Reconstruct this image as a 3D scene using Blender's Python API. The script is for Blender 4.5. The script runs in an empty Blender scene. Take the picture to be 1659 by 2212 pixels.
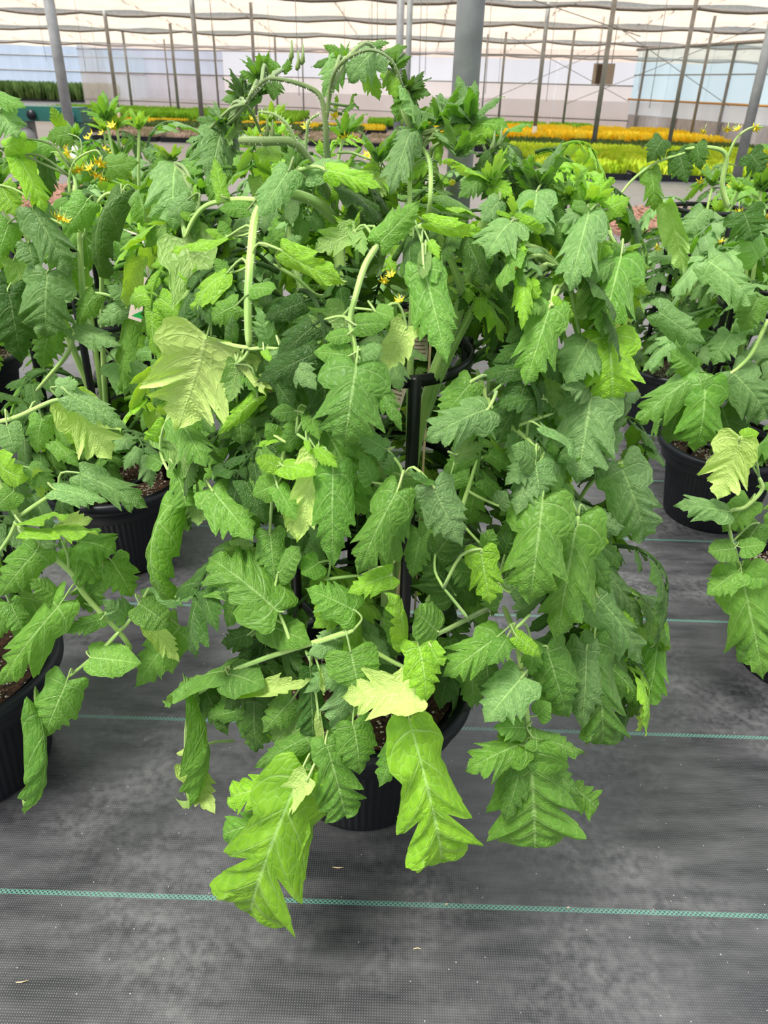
import bpy, bmesh, math, random
from mathutils import Vector, Matrix, noise
R_ = random.Random(7)
PI = math.pi
SC = bpy.context.scene
COL = SC.collection

# ------------------------------------------------------------------ camera
F = 1609.0; CAMH = 1.29
pitch = math.radians(29.9); roll = math.radians(1.6)
fw = Vector((0, math.cos(pitch), -math.sin(pitch)))
up0 = Vector((0, math.sin(pitch), math.cos(pitch))); rt0 = Vector((1, 0, 0))
RT = math.cos(roll)*rt0 + math.sin(roll)*up0
UP = math.cos(roll)*up0 - math.sin(roll)*rt0
CAM = Vector((0, 0, CAMH))
cd = bpy.data.cameras.new('camera'); cam = bpy.data.objects.new('camera', cd); COL.objects.link(cam)
cd.sensor_fit = 'VERTICAL'; cd.sensor_height = 36; cd.sensor_width = 27; cd.lens = 36*F/2212
cd.clip_end = 400; cd.clip_start = .02
cam.matrix_world = Matrix(((RT.x, UP.x, -fw.x, CAM.x), (RT.y, UP.y, -fw.y, CAM.y), (RT.z, UP.z, -fw.z, CAM.z), (0, 0, 0, 1)))
cd.dof.use_dof = True; cd.dof.focus_distance = 1.22; cd.dof.aperture_fstop = 9.5
SC.camera = cam

# ------------------------------------------------------------------ world, sun, exposure
w = bpy.data.worlds.new('overcast'); SC.world = w; w.use_nodes = True
nt = w.node_tree; bg = nt.nodes['Background']
tc = nt.nodes.new('ShaderNodeTexCoord'); sx = nt.nodes.new('ShaderNodeSeparateXYZ'); mr = nt.nodes.new('ShaderNodeMapRange')
cr = nt.nodes.new('ShaderNodeMix'); cr.data_type = 'RGBA'
nt.links.new(tc.outputs['Generated'], sx.inputs[0]); nt.links.new(sx.outputs['Z'], mr.inputs[0]); nt.links.new(mr.outputs[0], cr.inputs[0])
mr.inputs[1].default_value = 0; mr.inputs[2].default_value = .8
cr.inputs[6].default_value = (.90, .95, 1.0, 1); cr.inputs[7].default_value = (.98, 1.0, 1.0, 1)
nt.links.new(cr.outputs[2], bg.inputs[0]); bg.inputs[1].default_value = 1.02
sd = bpy.data.lights.new('sun', 'SUN'); sd.energy = 5.2; sd.angle = math.radians(22); sd.color = (1, .97, .90)
so = bpy.data.objects.new('sun', sd); COL.objects.link(so)
so.rotation_euler = Vector((.35, .30, -1)).to_track_quat('-Z', 'Y').to_euler()
SC.view_settings.view_transform = 'Standard'; SC.view_settings.look = 'None'
SC.view_settings.exposure = 0.13; SC.view_settings.gamma = 1; SC.view_settings.use_curve_mapping = False

# ------------------------------------------------------------------ helpers
def ray(px, py):
    return fw + RT*((px-829.5)/F) + UP*((1106-py)/F)
def P(px, py, Y):
    d = ray(px, py); return CAM + d*(Y/d.y)
def ground(px, py, h=0):
    d = ray(px, py)
    return CAM + d*((h-CAMH)/d.z) if d.z < -1e-4 else None
def depth(p): return (p-CAM).dot(fw)

class MB:
    def __init__(s): s.v = []; s.f = []; s.uv = []
    def add(s, vs, fs, uvs=None):
        n = len(s.v); s.v += [tuple(v) for v in vs]; s.f += [tuple(i+n for i in f) for f in fs]
        s.uv += (uvs if uvs else [(0, 0)]*len(vs))
    def box(s, c, d, rz=0):
        x, y, z = d[0]/2, d[1]/2, d[2]/2; m = Matrix.Rotation(rz, 3, 'Z'); c = Vector(c)
        vs = [c+m@Vector((a*x, b*y, e*z)) for e in (-1, 1) for a, b in ((-1, -1), (1, -1), (1, 1), (-1, 1))]
        s.add(vs, [(3, 2, 1, 0), (4, 5, 6, 7), (0, 1, 5, 4), (1, 2, 6, 5), (2, 3, 7, 6), (3, 0, 4, 7)])
    def tube(s, pts, rad, n=8, cap=True):
        pts = [Vector(p) for p in pts]
        if not isinstance(rad, (list, tuple)): rad = [rad]*len(pts)
        t0 = (pts[1]-pts[0]).normalized(); a = Vector((0, 0, 1)) if abs(t0.z) < .9 else Vector((1, 0, 0))
        nrm = t0.cross(a).normalized(); vs = []; uvs = []; L = 0
        for i, p in enumerate(pts):
            t = (pts[min(i+1, len(pts)-1)]-pts[max(i-1, 0)])
            t = t.normalized() if t.length > 1e-9 else t0
            nrm = (nrm-t*nrm.dot(t)); nrm = nrm.normalized() if nrm.length > 1e-6 else t.orthogonal().normalized()
            bn = t.cross(nrm)
            if i: L += (p-pts[i-1]).length
            for k in range(n):
                an = 2*PI*k/n; vs.append(p+(nrm*math.cos(an)+bn*math.sin(an))*rad[i]); uvs.append((k/n, L*10))
        fs = [(i*n+k, i*n+(k+1) % n, (i+1)*n+(k+1) % n, (i+1)*n+k) for i in range(len(pts)-1) for k in range(n)]
        if cap: fs += [tuple(range(n-1, -1, -1)), tuple((len(pts)-1)*n+k for k in range(n))]
        s.add(vs, fs, uvs)
    def lathe(s, prof, n=48, rib=None, ctr=(0, 0, 0)):
        vs = []; c = Vector(ctr)
        for (r, z, rb) in prof:
            for k in range(n):
                a = 2*PI*k/n; rr = r
                if rb and rib: rr += rib[1]*(1 if (k*rib[0]//n*1.0 == 0) else 0)
                if rb and rib: rr = r + (rib[1] if (k % rib[0]) < rib[0]/2 else 0)
                vs.append(c+Vector((rr*math.cos(a), rr*math.sin(a), z)))
        fs = [(i*n+k, i*n+(k+1) % n, (i+1)*n+(k+1) % n, (i+1)*n+k) for i in range(len(prof)-1) for k in range(n)]
        s.add(vs, fs)
    def mesh(s, name, mat, smooth=True):
        me = bpy.data.meshes.new(name); me.from_pydata(s.v, [], s.f); me.materials.append(mat)
        uvl = me.uv_layers.new(name='UVMap'); idx = [0]*len(me.loops); me.loops.foreach_get('vertex_index', idx)
        flat = []
        for i in idx: flat += s.uv[i]
        uvl.data.foreach_set('uv', flat)
        me.polygons.foreach_set('use_smooth', [smooth]*len(me.polygons)); me.update()
        return me
    def build(s, name, mat, parent=None, smooth=True, **kw):
        return place(name, s.mesh(name, mat, smooth), parent, **kw)

def place(name, me, parent=None, M=None, label=None, cat=None, group=None, kind=None, color=None):
    o = bpy.data.objects.new(name, me); COL.objects.link(o)
    if parent is not None: o.parent = parent
    if M is not None: o.matrix_local = M
    if label: o['label'] = label
    if cat: o['category'] = cat
    if group: o['group'] = group
    if kind: o['kind'] = kind
    if color: o.color = color
    return o
def thing(name, loc, label, cat, group=None, rz=0):
    o = place(name, None, None, None, label, cat, group)
    o.location = loc; o.rotation_euler = (0, 0, rz); o.empty_display_size = .1
    return o

def smooth_path(pts, sub=5):
    pts = [Vector(p) for p in pts]
    if len(pts) < 3: return pts
    out = []; q = [pts[0]*2-pts[1]]+pts+[pts[-1]*2-pts[-2]]
    for i in range(1, len(q)-2):
        a, b, c, d = q[i-1:i+3]
        for k in range(sub):
            t = k/sub
            out.append(.5*((2*b)+(c-a)*t+(2*a-5*b+4*c-d)*t*t+(3*b-a-3*c+d)*t**3))
    return out+[pts[-1]]

# ------------------------------------------------------------------ materials
def lin(r, g, b):
    f = lambda c: (c/255/12.92) if c/255 <= .04045 else ((c/255+.055)/1.055)**2.4
    return (f(r), f(g), f(b), 1)
class NT:
    def __init__(s, name):
        s.m = bpy.data.materials.new(name); s.m.use_nodes = True; s.t = s.m.node_tree
        s.b = s.t.nodes['Principled BSDF']; s.o = s.t.nodes['Material Output']
    def n(s, typ, **kw):
        nd = s.t.nodes.new('ShaderNode'+typ)
        for k, v in kw.items():
            if k.startswith('i'): 
                key = k[1:]; nd.inputs[int(key) if key.isdigit() else key].default_value = v
            else: setattr(nd, k, v)
        return nd
    def l(s, a, b): s.t.links.new(a, b)
    def math(s, op, a, b=None, c=None, clamp=False):
        nd = s.n('Math', operation=op); nd.use_clamp = clamp
        for i, x in enumerate((a, b, c)):
            if x is None: continue
            if isinstance(x, (int, float)): nd.inputs[i].default_value = x
            else: s.l(x, nd.inputs[i])
        return nd.outputs[0]
    def mix(s, f, a, b, bt='MIX'):
        nd = s.n('Mix', data_type='RGBA', blend_type=bt)
        for i, x in ((0, f), (6, a), (7, b)):
            if isinstance(x, (int, float, tuple)): nd.inputs[i].default_value = x
            else: s.l(x, nd.inputs[i])
        return nd.outputs[2]
    def rng(s, x, a, b, c=0, d=1):
        nd = s.n('MapRange'); s.l(x, nd.inputs[0])
        for i, v in enumerate((a, b, c, d)): nd.inputs[i+1].default_value = v
        return nd.outputs[0]
    def bump(s, h, st, dist=.001):
        nd = s.n('Bump'); nd.inputs['Strength'].default_value = st; nd.inputs['Distance'].default_value = dist
        s.l(h, nd.inputs['Height']); s.l(nd.outputs[0], s.b.inputs['Normal']); return nd

def simple(name, col, rough=.6, metal=0, noise_amt=.12, scale=20, bumpd=0, spec=.5):
    t = NT(name); t.b.inputs['Roughness'].default_value = rough; t.b.inputs['Metallic'].default_value = metal
    t.b.inputs['Specular IOR Level'].default_value = spec
    tc = t.n('TexCoord'); nz = t.n('TexNoise', iScale=scale, iDetail=3.0); t.l(tc.outputs['Object'], nz.inputs['Vector'])
    f = t.rng(nz.outputs[0], .3, .7)
    a = tuple(c*(1-noise_amt) for c in col[:3])+(1,); b = tuple(min(1, c*(1+noise_amt)) for c in col[:3])+(1,)
    t.l(t.mix(f, a, b), t.b.inputs['Base Color'])
    if bumpd: t.bump(nz.outputs[0], .6, bumpd)
    return t.m

def leaf_material():
    t = NT('tomato_leaf')
    uv = t.n('UVMap'); sp = t.n('SeparateXYZ'); t.l(uv.outputs[0], sp.inputs[0])
    u, v = sp.outputs[0], sp.outputs[1]
    s = t.math('ABSOLUTE', t.math('MULTIPLY', t.math('SUBTRACT', v, .5), 2))
    ph = t.math('ADD', t.math('MULTIPLY', u, 7.0), t.math('MULTIPLY', t.math('POWER', s, 2), -.6))
    fr = t.math('ABSOLUTE', t.math('SUBTRACT', t.math('FRACT', ph), .5))
    side = t.rng(fr, .012, .055, 1, 0)
    side = t.math('MULTIPLY', side, t.rng(s, .5, 1.0, 1, .35))
    mid = t.rng(s, .02, .06, 1, 0)
    vec = t.n('CombineXYZ'); t.l(t.math('MULTIPLY', u, 24), vec.inputs[0]); t.l(t.math('MULTIPLY', v, 10), vec.inputs[1])
    vo = t.n('TexVoronoi', feature='DISTANCE_TO_EDGE', iScale=1.0); t.l(vec.outputs[0], vo.inputs['Vector'])
    net = t.math('MULTIPLY', t.rng(vo.outputs['Distance'], .01, .07, 1, 0), .26)
    veins = t.math('MAXIMUM', t.math('MAXIMUM', mid, t.math('MULTIPLY', side, .85)), net)
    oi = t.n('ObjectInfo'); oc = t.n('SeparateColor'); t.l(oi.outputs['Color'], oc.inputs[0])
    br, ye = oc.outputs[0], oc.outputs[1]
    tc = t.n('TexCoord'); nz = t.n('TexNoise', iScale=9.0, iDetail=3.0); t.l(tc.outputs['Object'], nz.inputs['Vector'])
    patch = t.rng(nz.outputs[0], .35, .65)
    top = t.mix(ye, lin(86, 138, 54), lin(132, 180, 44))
    top = t.mix(oc.outputs[2], top, lin(146, 178, 120))  # blue channel: grey-green sheen painted into the leaf colour
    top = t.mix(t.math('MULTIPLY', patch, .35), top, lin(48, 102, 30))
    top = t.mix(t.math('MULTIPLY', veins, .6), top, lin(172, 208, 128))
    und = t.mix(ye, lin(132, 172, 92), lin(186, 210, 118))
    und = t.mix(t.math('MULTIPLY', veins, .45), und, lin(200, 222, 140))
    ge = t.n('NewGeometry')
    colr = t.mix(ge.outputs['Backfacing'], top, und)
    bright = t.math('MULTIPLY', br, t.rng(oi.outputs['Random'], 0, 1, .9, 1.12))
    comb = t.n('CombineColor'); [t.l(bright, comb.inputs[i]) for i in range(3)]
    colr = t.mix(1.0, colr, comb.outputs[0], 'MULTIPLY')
    t.l(colr, t.b.inputs['Base Color'])
    t.b.inputs['Roughness'].default_value = .45; t.b.inputs['Specular IOR Level'].default_value = .35
    t.b.inputs['Sheen Weight'].default_value = .06; t.b.inputs['Sheen Roughness'].default_value = .4
    quilt = t.math('SUBTRACT', t.math('MULTIPLY', t.math('POWER', t.math('MULTIPLY', fr, 2), .5), .0), t.math('MULTIPLY', veins, .8))
    cell = t.rng(vo.outputs['Distance'], 0, .4)
    h = t.math('ADD', quilt, t.math('MULTIPLY', cell, .8))
    bp = t.bump(h, .6, .0020)
    tr = t.n('BsdfTranslucent'); tcol = t.mix(ye, lin(120, 190, 30), lin(176, 222, 40))
    tcol = t.mix(1.0, tcol, comb.outputs[0], 'MULTIPLY'); t.l(tcol, tr.inputs['Color']); t.l(bp.outputs[0], tr.inputs['Normal'])
    ms = t.n('MixShader', i0=.33); t.l(t.b.outputs[0], ms.inputs[1]); t.l(tr.outputs[0], ms.inputs[2])
    t.l(ms.outputs[0], t.o.inputs['Surface'])
    return t.m
def stem_material():
    t = NT('tomato_stem')
    uv = t.n('UVMap'); sp = t.n('SeparateXYZ'); t.l(uv.outputs[0], sp.inputs[0])
    wv = t.math('SINE', t.math('MULTIPLY', sp.outputs[0], 2*PI*5))
    tc = t.n('TexCoord'); nz = t.n('TexNoise', iScale=14.0, iDetail=2.0); t.l(tc.outputs['Object'], nz.inputs['Vector'])
    oi = t.n('ObjectInfo'); oc = t.n('SeparateColor'); t.l(oi.outputs['Color'], oc.inputs[0])
    c = t.mix(t.rng(nz.outputs[0], .35, .65), lin(128, 172, 78), lin(178, 210, 112))
    c = t.mix(t.math('MULTIPLY', t.rng(wv, -1, 1), .3), c, lin(196, 222, 140))
    comb = t.n('CombineColor'); [t.l(oc.outputs[0], comb.inputs[i]) for i in range(3)]
    t.l(t.mix(1.0, c, comb.outputs[0], 'MULTIPLY'), t.b.inputs['Base Color'])
    t.b.inputs['Roughness'].default_value = .5; t.b.inputs['Sheen Weight'].default_value = .3
    t.b.inputs['Subsurface Weight'].default_value = .0
    t.bump(wv, .3, .0006)
    return t.m
def floor_material():
    t = NT('woven_ground_cover')
    g = t.n('NewGeometry'); mp = t.n('Mapping'); mp.inputs['Rotation'].default_value = (0, 0, math.radians(.3))
    t.l(g.outputs['Position'], mp.inputs[0]); sp = t.n('SeparateXYZ'); t.l(mp.outputs[0], sp.inputs[0])
    x, y = sp.outputs[0], sp.outputs[1]
    pit = .0042
    sxx = t.math('SINE', t.math('MULTIPLY', x, 2*PI/pit)); syy = t.math('SINE', t.math('MULTIPLY', y, 2*PI/pit))
    warp = t.math('MULTIPLY', t.math('ADD', sxx, 1), .5); weft = t.math('MULTIPLY', t.math('ADD', syy, 1), .5)
    chk = t.math('MULTIPLY', sxx, syy)
    weave = t.math('ADD', t.math('MULTIPLY', t.math('MULTIPLY', warp, weft), .75), t.math('MULTIPLY', t.rng(chk, -1, 1), .25))
    n1 = t.n('TexNoise', iScale=3.4, iDetail=5.0, iRoughness=.62); t.l(g.outputs['Position'], n1.inputs['Vector'])
    mp2 = t.n('Mapping'); mp2.inputs['Scale'].default_value = (5, 22, 5); t.l(g.outputs['Position'], mp2.inputs[0])
    n2 = t.n('TexNoise', iScale=1.0, iDetail=4.0, iRoughness=.6); t.l(mp2.outputs[0], n2.inputs['Vector'])
    n3 = t.n('TexNoise', iScale=60.0, iDetail=3.0); t.l(g.outputs['Position'], n3.inputs['Vector'])
    dust = t.math('MULTIPLY', t.rng(n1.outputs[0], .44, .66), t.rng(n3.outputs[0], .35, .62))
    dust = t.math('ADD', t.math('MULTIPLY', dust, .34), t.math('MULTIPLY', t.rng(n2.outputs[0], .35, .75), .30))
    base = t.mix(weave, lin(10, 11, 14), lin(74, 74, 80))
    c = t.mix(dust, base, lin(128, 127, 129))
    # white specks
    vo = t.n('TexVoronoi', iScale=38.0); t.l(g.outputs['Position'], vo.inputs['Vector'])
    spk = t.math('MULTIPLY', t.math('LESS_THAN', vo.outputs['Distance'], .045), .5)
    c = t.mix(spk, c, lin(215, 212, 205))
    # woven green guide stripes every .432 m (first at y=.818)
    f = t.math('ABSOLUTE', t.math('SUBTRACT', t.math('FRACT', t.math('DIVIDE', t.math('SUBTRACT', y, .818-.216), .432)), .5))
    stripe = t.math('LESS_THAN', f, .0048/.432)
    ck = t.math('GREATER_THAN', t.math('MULTIPLY', t.math('SINE', t.math('MULTIPLY', x, 2*PI/.0085)), t.math('SINE', t.math('MULTIPLY', t.math('SUBTRACT', y, .818), 2*PI/.0074))), -.12)
    c = t.mix(t.math('MULTIPLY', stripe, t.math('MULTIPLY', ck, .62)), c, lin(96, 160, 142))
    t.l(c, t.b.inputs['Base Color'])
    t.l(t.rng(n1.outputs[0], .3, .7, .34, .52), t.b.inputs['Roughness'])
    t.b.inputs['Specular IOR Level'].default_value = .5
    t.b.inputs['Coat Weight'].default_value = .55; t.b.inputs['Coat Roughness'].default_value = .32; t.b.inputs['Coat IOR'].default_value = 1.55
    t.b.inputs['Sheen Weight'].default_value = .25; t.b.inputs['Sheen Roughness'].default_value = .35
    t.bump(t.math('ADD', weave, t.math('MULTIPLY', n2.outputs[0], 2.5)), .35, .0012)
    return t.m
def soil_material():
    t = NT('potting_soil'); tc = t.n('TexCoord'); nz = t.n('TexNoise', iScale=120.0, iDetail=4.0); t.l(tc.outputs['Object'], nz.inputs['Vector'])
    t.l(t.mix(t.rng(nz.outputs[0], .35, .65), lin(30, 18, 12), lin(96, 66, 46)), t.b.inputs['Base Color'])
    t.b.inputs['Roughness'].default_value = .95; t.bump(nz.outputs[0], .9, .006); return t.m
def poly_sheet(name, colr, transp=.35, stripes=0, rough=.5, transl=.5):
    """translucent greenhouse sheet: part see-through, part scattering"""
    t = NT(name); g = t.n('NewGeometry'); mp = t.n('Mapping'); mp.inputs['Scale'].default_value = (1.4, 1.4, .25); t.l(g.outputs['Position'], mp.inputs[0])
    nz = t.n('TexNoise', iScale=1.0, iDetail=3.0); t.l(mp.outputs[0], nz.inputs['Vector'])
    dark = tuple(c*.86 for c in colr[:3])+(1,)
    c = t.mix(t.rng(nz.outputs[0], .35, .65), dark, colr); t.l(c, t.b.inputs['Base Color']); t.b.inputs['Roughness'].default_value = rough
    tl = t.n('BsdfTranslucent'); t.l(c, tl.inputs[0]); tp = t.n('BsdfTransparent'); tp.inputs[0].default_value = tuple(min(1, x*1.02) for x in colr[:3])+(1,)
    a = t.n('MixShader', i0=transl); t.l(t.b.outputs[0], a.inputs[1]); t.l(tl.outputs[0], a.inputs[2])
    b = t.n('MixShader', i0=transp); t.l(a.outputs[0], b.inputs[1]); t.l(tp.outputs[0], b.inputs[2]); t.l(b.outputs[0], t.o.inputs[0])
    return t.m

LEAF = leaf_material(); STEM = stem_material()
BLACK = simple('black_plastic', lin(15, 18, 25), .42, noise_amt=.2, scale=30, spec=.35)
CAGE_M = simple('cage_plastic', lin(16, 17, 20), .36, noise_amt=.25, scale=60)
SOIL = soil_material(); PERL = simple('perlite_white', lin(214, 206, 186), .8, scale=80)
STEEL = simple('galvanised_steel', lin(146, 147, 148), .5, .15, .18, 9)
DSTEEL = simple('weathered_steel', lin(138, 140, 138), .55, .1, .2, 6)
WHITEP = simple('white_paint', lin(226, 226, 224), .6)
YEL = simple('tomato_petal', lin(255, 222, 36), .45, noise_amt=.08)
YELD = simple('tomato_anther', lin(252, 208, 40), .5)
WOOD = simple('bare_wood', lin(216, 190, 150), .75, noise_amt=.15, scale=40)
MULCH = simple('wood_chips', lin(150, 112, 94), .9, noise_amt=.45, scale=90)
FLOOR = floor_material()
# ------------------------------------------------------------------ structure
def sheet(name, pts, mat, **kw):
    m = MB(); m.add(pts, [(0, 1, 2, 3)]); return m.build(name, mat, None, smooth=False, **kw)
m = MB(); m.add([(-70, -30, 0), (70, -30, 0), (70, 110, 0), (-70, 110, 0)], [(0, 1, 2, 3)])
floor = m.build('floor', FLOOR, None, smooth=False, label='black woven ground cover with green guide stripes', kind='structure')
# overlapping fabric edge seen to the right behind the main plant
m = MB(); e = MB()
m.add([(-3, 3.42, .004), (5, 3.50, .004), (5, 3.47, .012), (-3, 3.39, .012), (5, 3.44, .002), (-3, 3.36, .002)], [(0, 1, 2, 3), (3, 2, 4, 5)])
m.build('fabric_seam', simple('dark_seam', lin(16, 16, 18), .8), floor, smooth=False)

HC = 2.5
AW = Vector((-14.3, 39, 0)); BW = Vector((8.25, 30, 0)); CW = Vector((14.6, 1, 0))
def wall_panels(root, A, B, z0, z1, n, mat, name='panel', th=.03, gap=.02):
    d = (B-A); L = d.length; d = d.normalized(); ang = math.atan2(d.y, d.x); w_ = L/n; me = None
    for i in range(n):
        if me is None:
            mb = MB(); mb.box((0, 0, 0), (w_-gap, th, z1-z0-gap)); me = mb.mesh(name, mat, False)
        c = A+d*(w_*(i+.5)); c = Vector((c.x, c.y, (z0+z1)/2))
        place(name, me, root, Matrix.Translation(c)@Matrix.Rotation(ang, 4, 'Z'))
def girt(root, A, B, z, r=.03, mat=STEEL, name='girt'):
    m = MB(); m.tube([(A.x, A.y, z), (B.x, B.y, z)], r, 6); m.build(name, mat, root)
SH_LOW = poly_sheet('pinkish_wall_film', (.98, .92, .90, 1), .78, transl=.6)
SH_UP = poly_sheet('white_wall_film', (.97, .96, .98, 1), .8, transl=.6)
SH_GL = poly_sheet('bluish_glazing', (.86, .95, 1.0, 1), .76, transl=.5)
SH_WH = poly_sheet('frosted_band', (.94, .96, 1, 1), .6)
GREYW = simple('corrugated_grey', lin(176, 176, 182), .6, scale=5)
wb = place('wall_back', None, None, kind='structure')
wall_panels(wb, AW, BW, 0, 1.42, 9, SH_LOW); wall_panels(wb, AW, BW, 1.42, HC, 9, SH_UP)
for z in (1.42, 2.3, .35): girt(wb, AW-Vector((0, .06, 0)), BW-Vector((0, .06, 0)), z, .022)
# far-side aisle beyond the left end of the back wall
wl = place('wall_far_left', None, None, kind='structure')
L0 = Vector((-34, 60, 0)); L1 = Vector((-12, 60, 0))
wall_panels(wl, L0, L1, 0, HC+.6, 14, poly_sheet('pale_blue_film', (.84, .90, 1, 1), .45, transl=.6))
girt(wl, L0, L1, 1.5, .05); girt(wl, L0, L1, 2.4, .05)
wr2 = place('wall_passage', None, None, kind='structure')
wall_panels(wr2, AW, Vector((-17.5, 60, 0)), 0, HC, 7, SH_GL); girt(wr2, AW, Vector((-17.5, 60, 0)), 1.4)
wr = place('wall_right', None, None, kind='structure')
dR = (CW-BW).normalized(); nR = 22
wall_panels(wr, BW, CW, 1.0, HC, 13, SH_GL); wall_panels(wr, BW, CW, .56, 1.0, 13, SH_WH)
girt(wr, BW+Vector((-.08, 0, 0)), CW+Vector((-.08, 0, 0)), 1.02, .035, simple('orange_pipe', lin(196, 150, 84), .6), 'heating_pipe')
girt(wr, BW+Vector((-.05, 0, 0)), CW+Vector((-.05, 0, 0)), HC, .05); girt(wr, BW, CW, 1.75, .02)
# corrugated lower skirt: real ridges
m = MB(); N = 520; L = (CW-BW).length; vs = []
nrm = Vector((-dR.y, dR.x, 0))
for i in range(N+1):
    p = BW+dR*(L*i/N)+nrm*(.02*math.sin(i*PI/2)); vs += [(p.x, p.y, 0), (p.x, p.y, .56)]
m.add(vs, [(2*i, 2*i+2, 2*i+3, 2*i+1) for i in range(N)]); m.build('corrugated_skirt', GREYW, wr)
for i in range(12):
    p = BW+dR*(L*(i+.3)/12); mm = MB(); mm.box((p.x-.08, p.y, HC/2), (.07, .07, HC), 0); mm.build('mullion', DSTEEL, wr, smooth=False)

# ceiling: gathered shade curtains with bright gaps along the girders
CURT = poly_sheet('shade_curtain_fabric', (.78, .64, .54, 1), .05, transl=.72)
ce = place('ceiling', None, None, kind='structure')
bands = [13, 17.2, 21.8, 27, 32, 38.5, 45]
def CH(Y): return 3.1 if Y < 24 else 3.1-.55*(Y-24)/14 if Y < 38 else 2.55
for i in range(len(bands)-1):
    y0 = bands[i]+.75; y1 = bands[i+1]-.10; nx, ny = 90, 12; m = MB(); vs = []
    for a in range(ny+1):
        for b in range(nx+1):
            X = -34+50*b/nx; tt = a/ny; Y = y0+(y1-y0)*tt
            z = CH(Y)+.10-.10*abs(math.sin(tt*PI*4))-.10*abs(math.sin(X*1.05+i))*(1 if a in (0, ny) else .45)+.03*noise.noise((X, Y, i))
            vs.append((X, Y, z))
    m.add(vs, [(a*(nx+1)+b, a*(nx+1)+b+1, (a+1)*(nx+1)+b+1, (a+1)*(nx+1)+b) for a in range(ny) for b in range(nx)])
    m.build('shade_curtain', CURT, ce)
for i, Y in enumerate(bands[1:-1]):
    m = MB()
    for k in range(26):   # fabric bundle edge
        pass
    pts = [(-34+50*k/80, Y+.03, CH(Y)-.02-.09*abs(math.sin((-34+50*k/80)*1.2+i))) for k in range(81)]
    m.tube(pts, .05, 6); m.build('curtain_hem', simple('hem_%d' % i, lin(120, 116, 112), .8), ce)
    g = MB(); g.tube([(-34, Y+.3, CH(Y)+.16), (16, Y+.3, CH(Y)+.16)], .04, 6); g.tube([(-34, Y+.3, CH(Y)+.5), (16, Y+.3, CH(Y)+.5)], .04, 6)
    for k in range(40):
        X = -34+50*k/40; g.tube([(X, Y+.3, CH(Y)+.16), (X+.62, Y+.3, CH(Y)+.5)], .014, 5); g.tube([(X+.62, Y+.3, CH(Y)+.5), (X+1.25, Y+.3, CH(Y)+.16)], .014, 5)
    g.build('girder', STEEL, ce)
    gt = MB(); gt.box((-9, Y+.42, CH(Y)+.02), (50, .10, .12)); gt.build('gutter', WHITEP, ce, False)
for k in range(12):
    X = -20+3*k; m = MB(); m.tube([(X, 12, 3.2), (X+.3, 24, 3.2), (X+.7, 38, 2.66)], .022, 6); m.build('curtain_rail', DSTEEL, ce)
# thin hanging wires and diagonal braces
for k in range(34):
    Y = R_.choice([15.3, 19.2, 24.8, 30]); X = R_.uniform(-12, 8); z0 = R_.uniform(.9, 1.9)
    if Y > 29 and X > 7: continue
    m = MB(); m.tube([(X, Y, CH(Y)+.1), (X+.03, Y, z0)], .006, 5); m.build('hanging_wire', DSTEEL, ce)
for (x0, Y0, z0, x1, Y1, z1) in [(3.2, 24.8, 2.5, 6.8, 24.8, 1.0), (6.4, 24.8, 2.5, 2.6, 24.8, .9), (4.6, 19, 2.5, 8.6, 22, 1.0), (7.6, 19, 2.5, 5.0, 25, .9), (2.2, 15.3, 2.6, 4.2, 15.3, 2.1)]:
    m = MB(); m.tube([(x0, Y0, z0), (x1, Y1, z1)], .008, 5); m.build('brace_wire', DSTEEL, ce)

# posts: (px at y=0, Y, radius, white foot)
posts = [(105, 12, .088, 1, STEEL), (222, 27, .07, 1, DSTEEL), (256, 33, .06, 0, DSTEEL), (362, 30, .06, 0, DSTEEL), (414, 22, .075, 1, DSTEEL), (455, 34, .05, 0, STEEL), (541, 24, .055, 1, DSTEEL),
         (590, 33.5, .05, 0, DSTEEL), (866, 14, .075, 0, STEEL), (886, 13.5, .055, 0, DSTEEL), (1018, 4.05, .078, 0, STEEL), (1100, 30, .05, 0, DSTEEL), (1186, 22, .065, 1, DSTEEL),
         (1250, 29, .05, 0, DSTEEL), (1328, 20, .07, 0, DSTEEL), (1505, 20, .06, 0, DSTEEL), (1552, 24, .05, 0, DSTEEL), (1682, 12.2, .085, 0, DSTEEL), (345, 36, .04, 0, STEEL), (650, 34, .035, 0, STEEL), (1060, 31, .035, 0, STEEL)]
for (px, Y, r, foot, mt) in posts:
    p = P(px, 0, Y); h = CH(Y)+.12 if Y > 6 else 3.6
    root = place('support_post', None, None, kind='structure'); root.location = (p.x, p.y, 0)
    r *= .82; m = MB(); m.tube([(0, 0, 0), (0, 0, h)], r, 20); m.build('shaft', mt, root)
    if foot: m = MB(); m.tube([(0, 0, 0), (0, 0, .42)], r*1.06, 16); m.build('painted_foot', WHITEP, root)
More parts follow.
